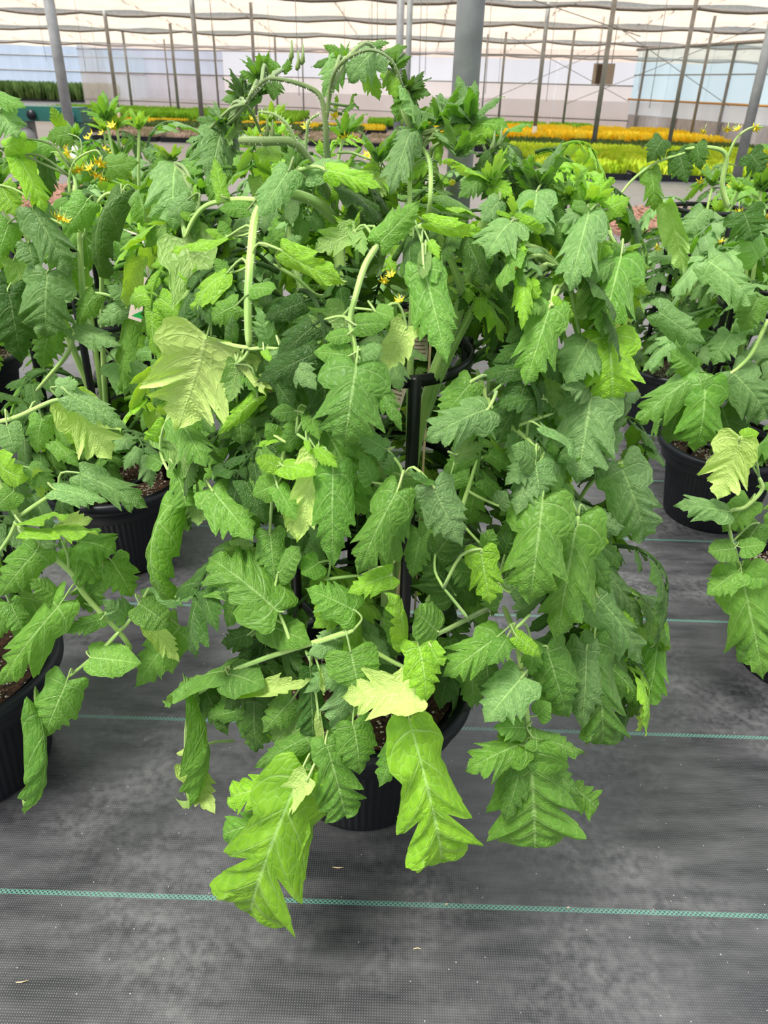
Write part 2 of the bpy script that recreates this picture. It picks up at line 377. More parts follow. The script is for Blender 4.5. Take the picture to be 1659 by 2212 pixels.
# ------------------------------------------------------------------ leaf meshes
def leaflet_arrays(seed, NU=42, NV=5, nl=4, dep=.35, tail=.8, nose=.45, sweep=.55, bend=.5, hook=0, curl=(.5, .5), wave=.03, serr=.05, quilt=.012, rnd=False):
    r = random.Random(seed)
    mid = [Vector((0, 0, 0))]; th0 = bend
    for i in range(1, NU+1):
        u = i/NU; th = th0*(1-2*u)-hook*max(0, u-.65)**2*8
        mid.append(mid[-1]+Vector((math.cos(th), 0, math.sin(th)))/NU)
    e = mid[-1]; a = math.atan2(e.z, e.x); s = 1/math.hypot(e.x, e.z)
    mid = [Vector(((p.x*math.cos(a)+p.z*math.sin(a))*s, 0, (-p.x*math.sin(a)+p.z*math.cos(a))*s)) for p in mid]
    ws = [[], []]
    for sd in (0, 1):
        off = r.uniform(-.12, .12); amp = [r.uniform(.7, 1.15) for _ in range(nl+3)]; av = [r.uniform(.88, 1.1) for _ in range(nl+3)]
        for i in range(NU+1):
            u = i/NU; b = (u**nose)*((1-u)**tail); ph = u*nl+off+.25; t = ph % 1; k = int(ph)
            lob = (math.sin(PI*t**1.4)**.6 if rnd else ((t/.72)**.8 if t < .72 else ((1-t)/.28)**.7))
            d = dep*amp[k]*max(0, 1-max(0, u-.55)*2.4)*min(1, .3+u*1.7)
            f = (1-d*(1-lob))*(1+(av[k]-1)*math.sin(PI*t)**2); f += (1-f)*max(0, 1-u*9)
            f *= 1+serr*(((u*nl*3.2+off) % 1)-.5)*(1 if u < .8 else 5*(1-u))
            ws[sd].append(b*f)
    mx = max(max(ws[0]), max(ws[1]))
    ws = [[x/mx*.5 for x in w_] for w_ in ws]
    vs = []; uvs = []; cols = 2*NV+1
    fz = [r.uniform(0, 6.28) for _ in range(4)]
    for i in range(NU+1):
        u = i/NU
        for j in range(-NV, NV+1):
            sd = 0 if j < 0 else 1; s_ = abs(j)/NV; w_ = ws[sd][i]; cu = curl[sd]
            # arc across
            if abs(cu) > 1e-3: yy = math.sin(cu*s_)/cu*w_; zz = (1-math.cos(cu*s_))/cu*w_
            else: yy = s_*w_; zz = 0
            sh = (-.55+(sweep+.55)*min(1, u/.28))*(1 if u < .28 else 1-(u-.28)*.9)
            x = sh*s_*w_
            z = -zz + wave*s_**2*math.sin(u*11+fz[sd])+wave*.5*s_*math.sin(u*23+fz[2+sd])
            z += quilt*(-math.cos(2*PI*u*7))*math.sin(PI*s_)*min(1, w_*3)
            z -= .018*math.exp(-(s_*6)**2)
            vs.append(mid[i]+Vector((x, yy*(-1 if j < 0 else 1), z))); uvs.append((u, .5+.5*j/NV))
    fs = [(i*cols+j, (i+1)*cols+j, (i+1)*cols+j+1, i*cols+j+1) for i in range(NU) for j in range(cols-1)]
    return vs, fs, uvs
KINDS = {
 'L': dict(rnd=True, nl=4, dep=.60, tail=1.15, nose=.40, sweep=.85, bend=.45, curl=(.6, .6), wave=.045, serr=.10),
 'M': dict(nl=5, dep=.40, tail=1.2, nose=.38, sweep=.6, bend=.4, curl=(.6, .6), wave=.03, serr=.09),
 'S': dict(nl=4, dep=.10, tail=1.0, nose=.38, sweep=.3, bend=.35, curl=(.5, .5), wave=.025, serr=.04),
 'N': dict(nl=5, dep=.25, tail=.95, nose=.42, sweep=.6, bend=.5, hook=.3, curl=(.4, .3), wave=.06),
 'D': dict(rnd=True, nl=4, dep=.68, tail=.52, nose=.5, sweep=.8, bend=.35, hook=.1, curl=(.45, .45), wave=.06, serr=.08, quilt=.02),
 'C': dict(nl=5, dep=.30, tail=.95, nose=.42, sweep=.6, bend=.8, hook=.3, curl=(.5, 2.2), wave=.05, serr=.05),
}
LM = {}
for k, kw in KINDS.items():
    LM[k] = []
    for i in range(4):
        q = dict(kw); q['bend'] = kw['bend']*(.5+.4*i)
        vs, fs, uvs = leaflet_arrays(hash_seed := ord(k)*17+i, NU=56 if k in 'LD' else 40, **q)
        mb = MB(); mb.add(vs, fs, uvs); LM[k].append(mb.mesh('leaflet', LEAF))
TONE = {'g': (1.0, .35), 'd': (.55, .12), 's': (1.05, .10), 'l': (1.2, 1.0), 'u': (1.0, .15), 'v': (1.2, .95)}  # leaf colour plus painted light: s sheen, d shade, l and v backlight
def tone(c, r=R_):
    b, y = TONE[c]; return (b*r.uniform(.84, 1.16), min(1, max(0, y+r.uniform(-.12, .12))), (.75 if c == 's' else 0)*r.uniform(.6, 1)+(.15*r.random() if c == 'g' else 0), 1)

def leaf_matrix(b, t, width, side_up=1, rollang=0):
    X = (t-b); L = X.length; X = X.normalized()
    tocam = (CAM-(b+t)/2).normalized()
    n = (tocam+Vector((0, 0, .45))); n = (n-X*n.dot(X)).normalized()
    if rollang: n = Matrix.Rotation(rollang, 3, X)@n
    if side_up < 0: n = -n
    Y = n.cross(X).normalized()
    S = (L+width)/2
    return Matrix(((X.x*L, Y.x*width, n.x*S, b.x), (X.y*L, Y.y*width, n.y*S, b.y), (X.z*L, Y.z*width, n.z*S, b.z), (0, 0, 0, 1)))

# low-res compound leaves used as whole 'leaf' parts
def small_leaflet(seed, **kw): return leaflet_arrays(seed, NU=20, NV=3, **kw)
def compound_mesh(seed):
    """X outwards, Z up, unit length along rachis ~1; bends over and hangs"""
    r = random.Random(seed); mb = MB()
    th = r.uniform(.35, .9); dr = r.uniform(1.5, 2.5); n = 12; pts = [Vector((0, 0, 0))]; sidew = r.uniform(-.35, .35)
    for i in range(n):
        u = i/n; a = th-dr*u**1.2; az = sidew*u
        pts.append(pts[-1]+Vector((math.cos(a)*math.cos(az), math.cos(a)*math.sin(az), math.sin(a)))*.78/n)
    mb.tube(pts, [.022*(1-.6*i/n) for i in range(n+1)], 6)
    def put(b, d, upv, L, W, kind, s):
        kw = dict(KINDS[kind]); kw['bend'] *= r.uniform(.6, 1.6); kw['quilt'] = .0
        vs, fs, uvs = small_leaflet(s, **kw)
        d = d.normalized(); nn = (upv-d*upv.dot(d)); nn = nn.normalized() if nn.length > .05 else d.orthogonal().normalized()
        y = nn.cross(d); mb.add([b+d*(v.x*L)+y*(v.y*W)+nn*(v.z*(L+W)/2) for v in vs], fs, uvs)
    tt = (pts[-1]-pts[-2]).normalized(); upv = Vector((.35, 0, 1))
    put(pts[-1], tt+Vector((0, 0, -.2)), upv, .46, .32, 'L', seed+1)
    for k, (fr_, L) in enumerate(((.86, .36), (.62, .34), (.36, .25))):
        i = int(fr_*n); t = (pts[i+1]-pts[i]).normalized(); sd = t.cross(Vector((0, 0, 1))).normalized()
        for sg in (-1, 1):
            d = sd*sg+t*r.uniform(.2, .7)+Vector((0, 0, -r.uniform(.1, .7)))
            b = pts[i]; st = b+d.normalized()*.07; mb.tube([b, st], [.012, .009], 5)
            Lr = L*r.uniform(.85, 1.15); put(st, d+Vector((0, 0, -.15)), upv+Vector((r.uniform(-.3, .3), r.uniform(-.3, .3), 0)), Lr, Lr*r.uniform(.52, .7), 'M' if k < 2 else 'S', seed*3+k*2+sg)
    for k in range(3):
        i = r.randint(3, n-2); t = (pts[i+1]-pts[i]).normalized(); sd = t.cross(Vector((0, 0, 1)))*r.choice((-1, 1))
        put(pts[i], sd+t*.4, upv, .12, .07, 'S', seed+40+k)
    # first tube verts uv -> treat rachis as vein (v=.5)
    me = mb.mesh('leaf', LEAF)
    me.materials.append(STEM)
    return me, pts
CM = []
for i in range(12):
    CM.append(compound_mesh(100+i*7)[0])
for me in CM:   # rachis/stalk faces (uv v outside leaf pattern) get the stem material
    uvd = me.uv_layers[0].data
    for p in me.polygons:
        pass
def young_tip_mesh(seed):
    r = random.Random(seed); mb = MB()
    for k in range(13):
        az = k*2.4; el = r.uniform(.2, 1.1); L = r.uniform(.5, 1.0)*(1 if k < 8 else .5)
        d = Vector((math.cos(az)*math.cos(el), math.sin(az)*math.cos(el), math.sin(el)))
        vs, fs, uvs = small_leaflet(seed+k, **dict(KINDS['L'], dep=.4, bend=.7, curl=(.9, .9)))
        n = (Vector((0, 0, 1))*1-d*d.z).normalized(); y = n.cross(d); W = L*.38
        b = Vector((0, 0, 0)); mb.add([b+d*(v.x*L)+y*(v.y*W)+n*(v.z*L*.6) for v in vs], fs, uvs)
    return mb.mesh('shoot_tip', LEAF)
TIPS = [young_tip_mesh(900+i*20) for i in range(3)]

# flower: six swept petals, anther cone, green calyx; hangs along -Z ... +Z is its stalk
def flower_meshes():
    p = MB(); a = MB(); c = MB()
    for k in range(6):
        an = k*PI/3; m_ = Matrix.Rotation(an, 3, 'Z'); vs = []
        for i in range(6):
            u = i/5; wv = .22*math.sin(PI*min(1, u*.85+.12))*(1-u**3); x = .12+u*.95; z = -.15-.35*math.sin(u*2.4)+.55*u*u
            vs += [m_@Vector((x, -wv, z+.05)), m_@Vector((x, 0, z)), m_@Vector((x, wv, z+.05))]
        p.add(vs, [(3*i, 3*i+1, 3*i+4, 3*i+3) for i in range(5)]+[(3*i+1, 3*i+2, 3*i+5, 3*i+4) for i in range(5)])
    a.tube([(0, 0, 0), (0, 0, -.35), (0, 0, -.85)], [.17, .2, .04], 8)
    for k in range(5):
        an = k*2*PI/5+.3; m_ = Matrix.Rotation(an, 3, 'Z'); c.add([m_@Vector(q) for q in ((0, -.07, .02), (.5, -.05, .1), (1.0, 0, .3), (.5, .05, .1), (0, .07, .02))], [(0, 1, 2, 3, 4)])
    c.tube([(0, 0, 0), (0, 0, .5), (.1, 0, 1.1)], [.07, .05, .04], 6)
    return p.mesh('petals', YEL), a.mesh('anthers', YELD), c.mesh('calyx', STEM)
FP, FA, FC = flower_meshes()
def flower(parent, loc, size, tilt=(0, 0, 0), sub=True):
    M = Matrix.Translation(loc)@Matrix.Rotation(tilt[2], 4, 'Z')@Matrix.Rotation(tilt[0], 4, 'X')@Matrix.Rotation(tilt[1], 4, 'Y')@Matrix.Diagonal((size, size, size, 1))
    f = place('flower', FP, parent, M)
    if sub: place('anther_cone', FA, f); place('calyx', FC, f, color=(1, 1, 1, 1))
    return f

# ------------------------------------------------------------------ pots
NSEG = 288
def pot_meshes():
    m = MB(); Rr = .200
    prof = [(.0, .0, 0), (.140, .0, 0), (.146, .006, 0), (.149, .02, 1), (.176, .20, 1), (.178, .205, 0), (.190, .207, 0), (.196, .212, 0), (.200, .245, 0)]
    m.lathe(prof, NSEG, (4, -.0022))
    inn = MB(); inn.lathe([(.176, .262, 0), (.160, .1, 0), (.13, .012, 0), (0, .012, 0)], 64)
    r = MB(); r.lathe([(.200, .243, 0), (.209, .247, 0), (.215, .255, 0), (.216, .268, 0), (.213, .277, 0), (.205, .281, 0), (.196, .279, 0), (.189, .270, 0), (.184, .262, 0), (.176, .258, 0)], 96)
    m.add([v for v in inn.v], inn.f)
    s = MB(); vs = [(0, 0, .238)]; n = 72; rings = 14
    for a in range(1, rings+1):
        rr = .179*a/rings
        for k in range(n):
            an = 2*PI*k/n; x, y = rr*math.cos(an), rr*math.sin(an)
            vs.append((x, y, .236+.012*noise.noise((x*14, y*14, 3))+.006*noise.noise((x*60, y*60, 1))))
    fs = [(0, 1+k, 1+(k+1) % n) for k in range(n)]
    fs += [(1+a*n+k, 1+(a+1)*n+k, 1+(a+1)*n+(k+1) % n, 1+a*n+(k+1) % n) for a in range(rings-1) for k in range(n)]
    s.add(vs, fs)
    pr = MB(); rr = random.Random(5)
    for k in range(1500):
        an = rr.uniform(0, 2*PI); q = math.sqrt(rr.random())*.176; x, y = q*math.cos(an), q*math.sin(an)
        if noise.noise((x*12, y*12, 8)) < -.08 and rr.random() < .8: continue
        z = .238+.012*noise.noise((x*14, y*14, 3)); sz = rr.uniform(.0012, .0034)
        o = [Vector((rr.uniform(-.3, .3), rr.uniform(-.3, .3), 0)) for _ in range(6)]
        base = [Vector((1, 0, 0)), Vector((0, 1, 0)), Vector((-1, 0, 0)), Vector((0, -1, 0)), Vector((0, 0, 1)), Vector((0, 0, -1))]
        pr.add([Vector((x, y, z))+(b+c_)*sz for b, c_ in zip(base, o)], [(0, 1, 4), (1, 2, 4), (2, 3, 4), (3, 0, 4), (1, 0, 5), (2, 1, 5), (3, 2, 5), (0, 3, 5)])
    return m.mesh('pot', BLACK), r.mesh('rim', BLACK), s.mesh('soil', SOIL), pr.mesh('perlite', PERL, False)
POT, RIM, SOILM, PERLM = pot_meshes()
def potted(loc, label, group=None, scale=1.0, group_cat='plant'):
    root = thing('potted_tomato_plant', loc, label, 'plant', group)
    S = Matrix.Scale(scale, 4)
    p = place('pot', POT, root, S, label='black ribbed plastic pot'); place('rim', RIM, p)
    s = place('soil', SOILM, root, S, label='dark soil flecked with white perlite'); place('perlite', PERLM, s, kind='stuff')
    return root

# cage
def cage(loc, r, heights, angs, label, top, tilt=0):
    root = thing('tomato_cage', loc, label, 'plant support', 'black plastic tomato cages')
    for h in heights:
        n = 72; m = MB(); vs = []; hh = .0085; t_ = .0022
        for k in range(n):
            a = 2*PI*k/n; c, s = math.cos(a), math.sin(a)
            for (dr, dz) in ((-t_, -hh), (t_, -hh), (t_*1.3, 0), (t_, hh), (-t_, hh)): vs.append(((r+dr)*c, (r+dr)*s, h+dz))
        m.add(vs, [(5*k+j, 5*((k+1) % n)+j, 5*((k+1) % n)+(j+1) % 5, 5*k+(j+1) % 5) for k in range(n) for j in range(5)])
        m.build('ring', CAGE_M, root)
    for a in angs:
        m = MB(); x, y = (r+.006)*math.sin(a), -(r+.006)*math.cos(a)
        m.tube([(x, y, .14), (x, y, top-.004), (x, y, top)], [.0092, .0092, .0075], 12); m.build('stake', CAGE_M, root)
        for h in heights:
            pass
    return root
# ------------------------------------------------------------------ stems / digitised plants
def gy(px, py):
    g = ground(px, py); return g.y if g else 99
def ysurf_main(px, py):
    nx = (px-860)/600; k = math.sqrt(max(0, 1-nx*nx))
    pts = [(90, .05), (250, .15), (420, .5), (650, .78), (1000, .9), (1500, 1.0), (2000, 1.05)]
    g = pts[-1][1]
    for (a, b), (c, d) in zip(pts, pts[1:]):
        if py <= c: g = b+(d-b)*max(0, (py-a))/(c-a); break
    return min(1.11-.36*k*g, gy(px, py)-.05)

class Plant:
    def __init__(s, root, ysurf, seed=1, unit=.03):
        s.root = root; s.loc = Vector(root.location); s.ys = ysurf; s.paths = []; s.r = random.Random(seed); s.unit = unit
    def pt(s, px, py, lay):
        return P(px, py, min(s.ys(px, py)+lay*s.unit, gy(px, py)-.02))
    def stem(s, coords, wpx, lay=1, name='stem', wend=None, col=1.0, hairs=0, Ys=None, y0=None, y1=None):
        pts = []
        for i in range(0, len(coords), 2):
            px, py = coords[i], coords[i+1]
            pts.append(P(px, py, Ys[i//2]) if Ys else s.pt(px, py, lay))
        m_ = len(pts)-1; a0 = (y0-pts[0].y) if y0 else 0; a1 = (y1-pts[-1].y) if y1 else 0
        if a0 or a1: pts = [P(coords[2*i], coords[2*i+1], p.y+a0*(1-i/m_)**2+a1*(i/m_)**2) for i, p in enumerate(pts)]
        pts = smooth_path(pts, 6); n = len(pts)
        w1 = wend if wend else wpx*.7
        rad = [(wpx+(w1-wpx)*i/(n-1))*depth(p)/F/2 for i, p in enumerate(pts)]
        rad[0] *= .5; rad[-1] *= .5; rad[1] *= .92; rad[-2] *= .92
        lp = [p-s.loc for p in pts]
        m = MB(); m.tube(lp, rad, 10); o = m.build(name, STEM, s.root, color=(col, 0, 0, 1))
        s.paths.append(pts)
        if hairs:
            h = MB()
            for k in range(hairs):
                i = s.r.randint(0, n-2); f = s.r.random(); c = lp[i].lerp(lp[i+1], f); t = (lp[i+1]-lp[i]).normalized()
                d = Vector((s.r.gauss(0, 1), s.r.gauss(0, 1), s.r.gauss(0, 1))); d = (d-t*d.dot(t)).normalized(); rr = rad[i]
                b = c+d*rr*.95; L = s.r.uniform(.002, .0045); q = t*.00022
                h.add([b-q, b+q, b+d*L], [(0, 1, 2)])
            h.build('stem_hairs', HAIR, o, kind='stuff')
        return o
    def leaves(s, spec):
        n = 0
        for ln in spec.strip().splitlines():
            ln = ln.split('#')[0].strip()
            if not ln: continue
            for item in ln.split(';'):
                a = item.split()
                if not a: continue
                bx, by, tx, ty, w_ = map(float, a[:5]); K = a[5]; T = a[6]; lay = float(a[7]) if len(a) > 7 else 1; ro = float(a[8]) if len(a) > 8 else s.r.uniform(-14, 14)
                b = s.pt(bx, by, lay); tlay = lay-.5 if len(a) < 10 else float(a[9])
                t = s.pt(tx, ty, tlay)
                w = w_*depth((b+t)/2)/F*1.27
                me = s.r.choice(LM[K])
                if K == 'N' and len(a) <= 8: ro = s.r.choice((-1, 1))*s.r.uniform(38, 58); w *= 1.35
                M = leaf_matrix(b, t, w, -1 if T in 'uv' else 1, math.radians(ro))
                M = Matrix.Translation(-s.loc)@M
                place('leaflet', me, s.root, M, color=tone(T, s.r)); n += 1
                s.petiole(b, t)
    def petiole(s, b, t):
        best = None
        for pth in s.paths:
            for i, q in enumerate(pth):
                d = (q-b).length
                if best is None or d < best[0]: best = (d, q)
        if best is None or best[0] < .006: return
        q = best[1]
        if best[0] > .13: q = b+(Vector((s.loc.x, s.loc.y, b.z-.04))-b).normalized()*.09
        mid = (b+q)/2+Vector((0, 0, .008))+((b-t).normalized()*.01)
        pts = smooth_path([q, mid, b, b+(t-b)*.06], 3)
        m = MB(); L = best[0]; r0 = min(.0026, .0013+L*.014)
        m.tube([p-s.loc for p in pts], [r0*(1-.35*i/len(pts)) for i in range(len(pts))], 6)
        m.build('petiole', STEM, s.root, color=(.5 if b.z > 1.15 else .82, 0, 0, 1))
    def compound(s, z, az, length, r0=.03, toneL='g', mesh=None, tilt=0):
        me = mesh or s.r.choice(CM)
        c = Vector((math.cos(az)*r0, math.sin(az)*r0, z))
        M = Matrix.Translation(c)@Matrix.Rotation(az, 4, 'Z')@Matrix.Rotation(tilt, 4, 'Y')@Matrix.Rotation(s.r.uniform(-.3, .3), 4, 'X')@Matrix.Scale(length, 4)
        place('leaf', me, s.root, M, color=tone(toneL, s.r))
HAIR = simple('stem_hair', lin(236, 240, 220), .6)

# ---- main plant
MAIN = (-.030, 1.11, 0)
main = potted(MAIN, 'large potted tomato plant in the centre, bushy leaves spilling over its cage and pot')
mp_ = Plant(main, ysurf_main, 3)
S = mp_.stem
# thick stems inside the cage (world Y given)
S([828, 1500, 838, 1300, 832, 1100, 800, 950, 765, 800, 742, 640, 728, 480], 34, name='main_stem', wend=24, hairs=700, Ys=[1.11, 1.08, 1.03, .99, .98, 1.0, 1.02])
S([838, 1480, 860, 1250, 890, 1000, 935, 820, 985, 690, 1025, 540, 1062, 430, 1090, 380], 36, name='main_stem', wend=16, hairs=800, Ys=[1.11, 1.08, 1.03, 1.0, .99, .99, 1.0, 1.03])
S([905, 930, 955, 800, 1010, 690, 1075, 585, 1130, 500, 1165, 425], 24, name='side_stem', wend=10, hairs=300, Ys=[1.02, 1.0, .99, .98, .99, 1.02])
S([878, 1200, 884, 1000, 886, 800, 890, 660, 893, 560, 885, 420, 890, 290], 19, name='side_stem', wend=9, hairs=400, Ys=[1.03, 1.0, .985, .985, .985, 1.0, 1.03])
S([728, 480, 716, 400, 706, 320, 702, 250, 690, 205, 655, 184, 608, 172, 575, 172, 548, 196, 530, 225], 17, name='main_stem', wend=5, col=.36, hairs=400, Ys=[1.02]*10)
S([704, 262, 712, 205, 722, 160, 748, 128, 800, 108, 845, 130, 872, 190], 11, name='side_stem', wend=5, col=.36, hairs=120, Ys=[1.02, 1.02, 1.01, 1.0, .99, .98, .98])
S([728, 480, 690, 442, 640, 421, 600, 424, 572, 434], 24, name='side_stem', wend=20, lay=0, hairs=240, col=.85, y0=1.02)
S([572, 434, 552, 470, 543, 540, 536, 640, 538, 752], 20, name='leaf_stalk', wend=18, lay=-.5, hairs=160)
S([558, 432, 505, 431, 450, 442, 420, 470, 398, 515], 13, name='leaf_stalk', wend=8, lay=0)
S([538, 752, 500, 745, 447, 727], 10, name='leaf_stalk', wend=7, lay=-.7)
S([538, 754, 575, 752, 612, 755], 9, name='leaf_stalk', wend=7, lay=-.7)
S([538, 755, 528, 772, 512, 785], 9, name='leaf_stalk', wend=6, lay=-.6)
S([734, 620, 690, 640, 640, 600, 590, 570], 10, name='leaf_stalk', wend=7, lay=1, y0=1.0)
S([662, 700, 650, 620, 625, 540, 626, 480], 17, name='side_stem', wend=12, lay=3, hairs=200, col=.85)
S([515, 303, 570, 305, 628, 307, 660, 335, 700, 400, 712, 430], 20, name='side_stem', wend=16, hairs=200, col=.42, Ys=[.98, .98, .99, 1.0, 1.01, 1.02])
S([640, 312, 622, 272, 592, 247, 557, 241], 9, name='flower_stalk', wend=5, hairs=120, col=.6, Ys=[.99]*4)
S([660, 345, 662, 300, 668, 262, 690, 246], 8, name='flower_stalk', wend=5, hairs=120, col=.6, Ys=[1.0]*4)
S([628, 372, 680, 360, 712, 372, 760, 395], 9, name='leaf_stalk', wend=6, lay=0)
S([728, 330, 760, 330, 800, 345], 7, name='leaf_stalk', wend=5, lay=1, col=.7)
S([816, 528, 788, 575, 768, 640, 757, 690, 765, 740, 772, 790], 15, name='leaf_stalk', wend=10, lay=-.3, hairs=80)
S([757, 690, 735, 683, 700, 690], 7, name='leaf_stalk', lay=-.3)
S([760, 665, 790, 668, 820, 672], 6, name='leaf_stalk', lay=-.3)
S([900, 490, 935, 497, 965, 540, 992, 612, 1000, 640], 15, name='side_stem', wend=17, lay=1, hairs=120, y1=.99)
S([896, 487, 908, 515, 918, 548], 6, name='leaf_stalk', lay=0)
S([888, 284, 905, 310, 928, 350, 930, 420, 925, 470], 9, name='side_stem', wend=11, lay=1, hairs=100, y1=1.0)
S([1158, 418, 1180, 425, 1220, 432, 1265, 452], 12, name='side_stem', wend=8, lay=1, y0=1.02)
S([1300, 480, 1325, 520, 1342, 552], 10, name='side_stem', wend=6, lay=0, hairs=60)
S([700, 800, 668, 870, 640, 935, 618, 958, 606, 1010, 600, 1052], 11, name='leaf_stalk', wend=8, lay=-.6, hairs=60, y0=.98)
S([640, 936, 665, 955, 686, 985], 7, name='leaf_stalk', lay=-.6)
S([618, 956, 600, 945, 590, 940], 6, name='leaf_stalk', lay=-.6)
S([1030, 800, 1060, 880, 1080, 905, 1110, 925, 1150, 960, 1172, 1000], 13, name='leaf_stalk', wend=8, lay=0, hairs=60, y0=.99)
S([1048, 880, 1075, 930, 1088, 965], 20, name='side_stem', wend=20, lay=1.5, hairs=100, col=.9, y0=1.03, y1=1.06)
S([1085, 935, 1130, 915, 1195, 893], 9, name='leaf_stalk', wend=6, lay=1)
S([1055, 855, 1090, 825, 1118, 790], 7, name='leaf_stalk', wend=6, lay=1.5)
S([1225, 660, 1240, 690, 1252, 730], 16, name='side_stem', wend=14, lay=2)
S([1060, 1312, 1012, 1336, 955, 1365, 905, 1388], 12, name='leaf_stalk', wend=9, lay=-.6, hairs=80, y0=1.0)
S([1010, 1335, 985, 1303, 958, 1270], 8, name='leaf_stalk', lay=-.5)
S([1088, 1310, 1108, 1360, 1120, 1410, 1129, 1462, 1138, 1540, 1146, 1610], 13, name='leaf_stalk', wend=12, lay=-.8, hairs=80, y0=1.0)
S([1108, 1362, 1130, 1342, 1146, 1326], 8, name='leaf_stalk', lay=-.5)
S([798, 1150, 800, 1250, 775, 1320, 764, 1362], 14, name='side_stem', wend=13, lay=1.5, y0=1.03)
S([764, 1361, 700, 1382, 632, 1402, 556, 1428, 492, 1455, 419, 1504], 14, name='leaf_stalk', wend=9, lay=-.7, hairs=80)
S([632, 1402, 618, 1360, 602, 1322], 9, name='leaf_stalk', lay=-.8)
S([764, 1362, 800, 1400, 840, 1425, 880, 1445], 11, name='leaf_stalk', wend=9, lay=.5)
S([660, 1405, 672, 1430, 674, 1450, 672, 1470], 8, name='leaf_stalk', lay=-.7)
S([800, 1400, 790, 1480, 762, 1545, 722, 1566, 702, 1596, 668, 1640], 14, name='leaf_stalk', wend=10, lay=0)
S([560, 1360, 530, 1385, 500, 1410], 7, name='leaf_stalk', lay=1)
S([600, 980, 530, 1035, 462, 1056, 415, 1070, 375, 1088], 9, name='leaf_stalk', wend=7, lay=0, y0=.98)
S([375, 890, 352, 930, 348, 980, 370, 1030], 9, name='leaf_stalk', wend=6, lay=-.4)
S([820, 1048, 870, 1052, 910, 1055], 8, name='leaf_stalk', lay=1, y1=1.0)
S([838, 972, 868, 1015, 862, 1060], 7, name='leaf_stalk', lay=0)
S([700, 1252, 745, 1246, 780, 1243], 8, name='leaf_stalk', lay=.5)
S([990, 1120, 1010, 1060, 1030, 1000, 1045, 985], 10, name='leaf_stalk', lay=1.5)
S([970, 1040, 985, 985], 8, name='leaf_stalk', lay=1)
S([920, 1300, 945, 1275, 985, 1255], 12, name='side_stem', lay=2.5)
S([1060, 1265, 1085, 1258, 1120, 1250], 8, name='leaf_stalk', lay=1)
S([905, 1500, 890, 1545, 884, 1560], 6, name='leaf_stalk', lay=-1)
S([1225, 600, 1260, 760, 1275, 845], 9, name='leaf_stalk', lay=1)
S([1180, 960, 1230, 1060, 1249, 1113, 1290, 1200, 1300, 1290], 10, name='leaf_stalk', lay=1.2, y0=1.0)
S([1249, 1113, 1247, 1140, 1244, 1170], 9, name='leaf_stalk', lay=-.9)

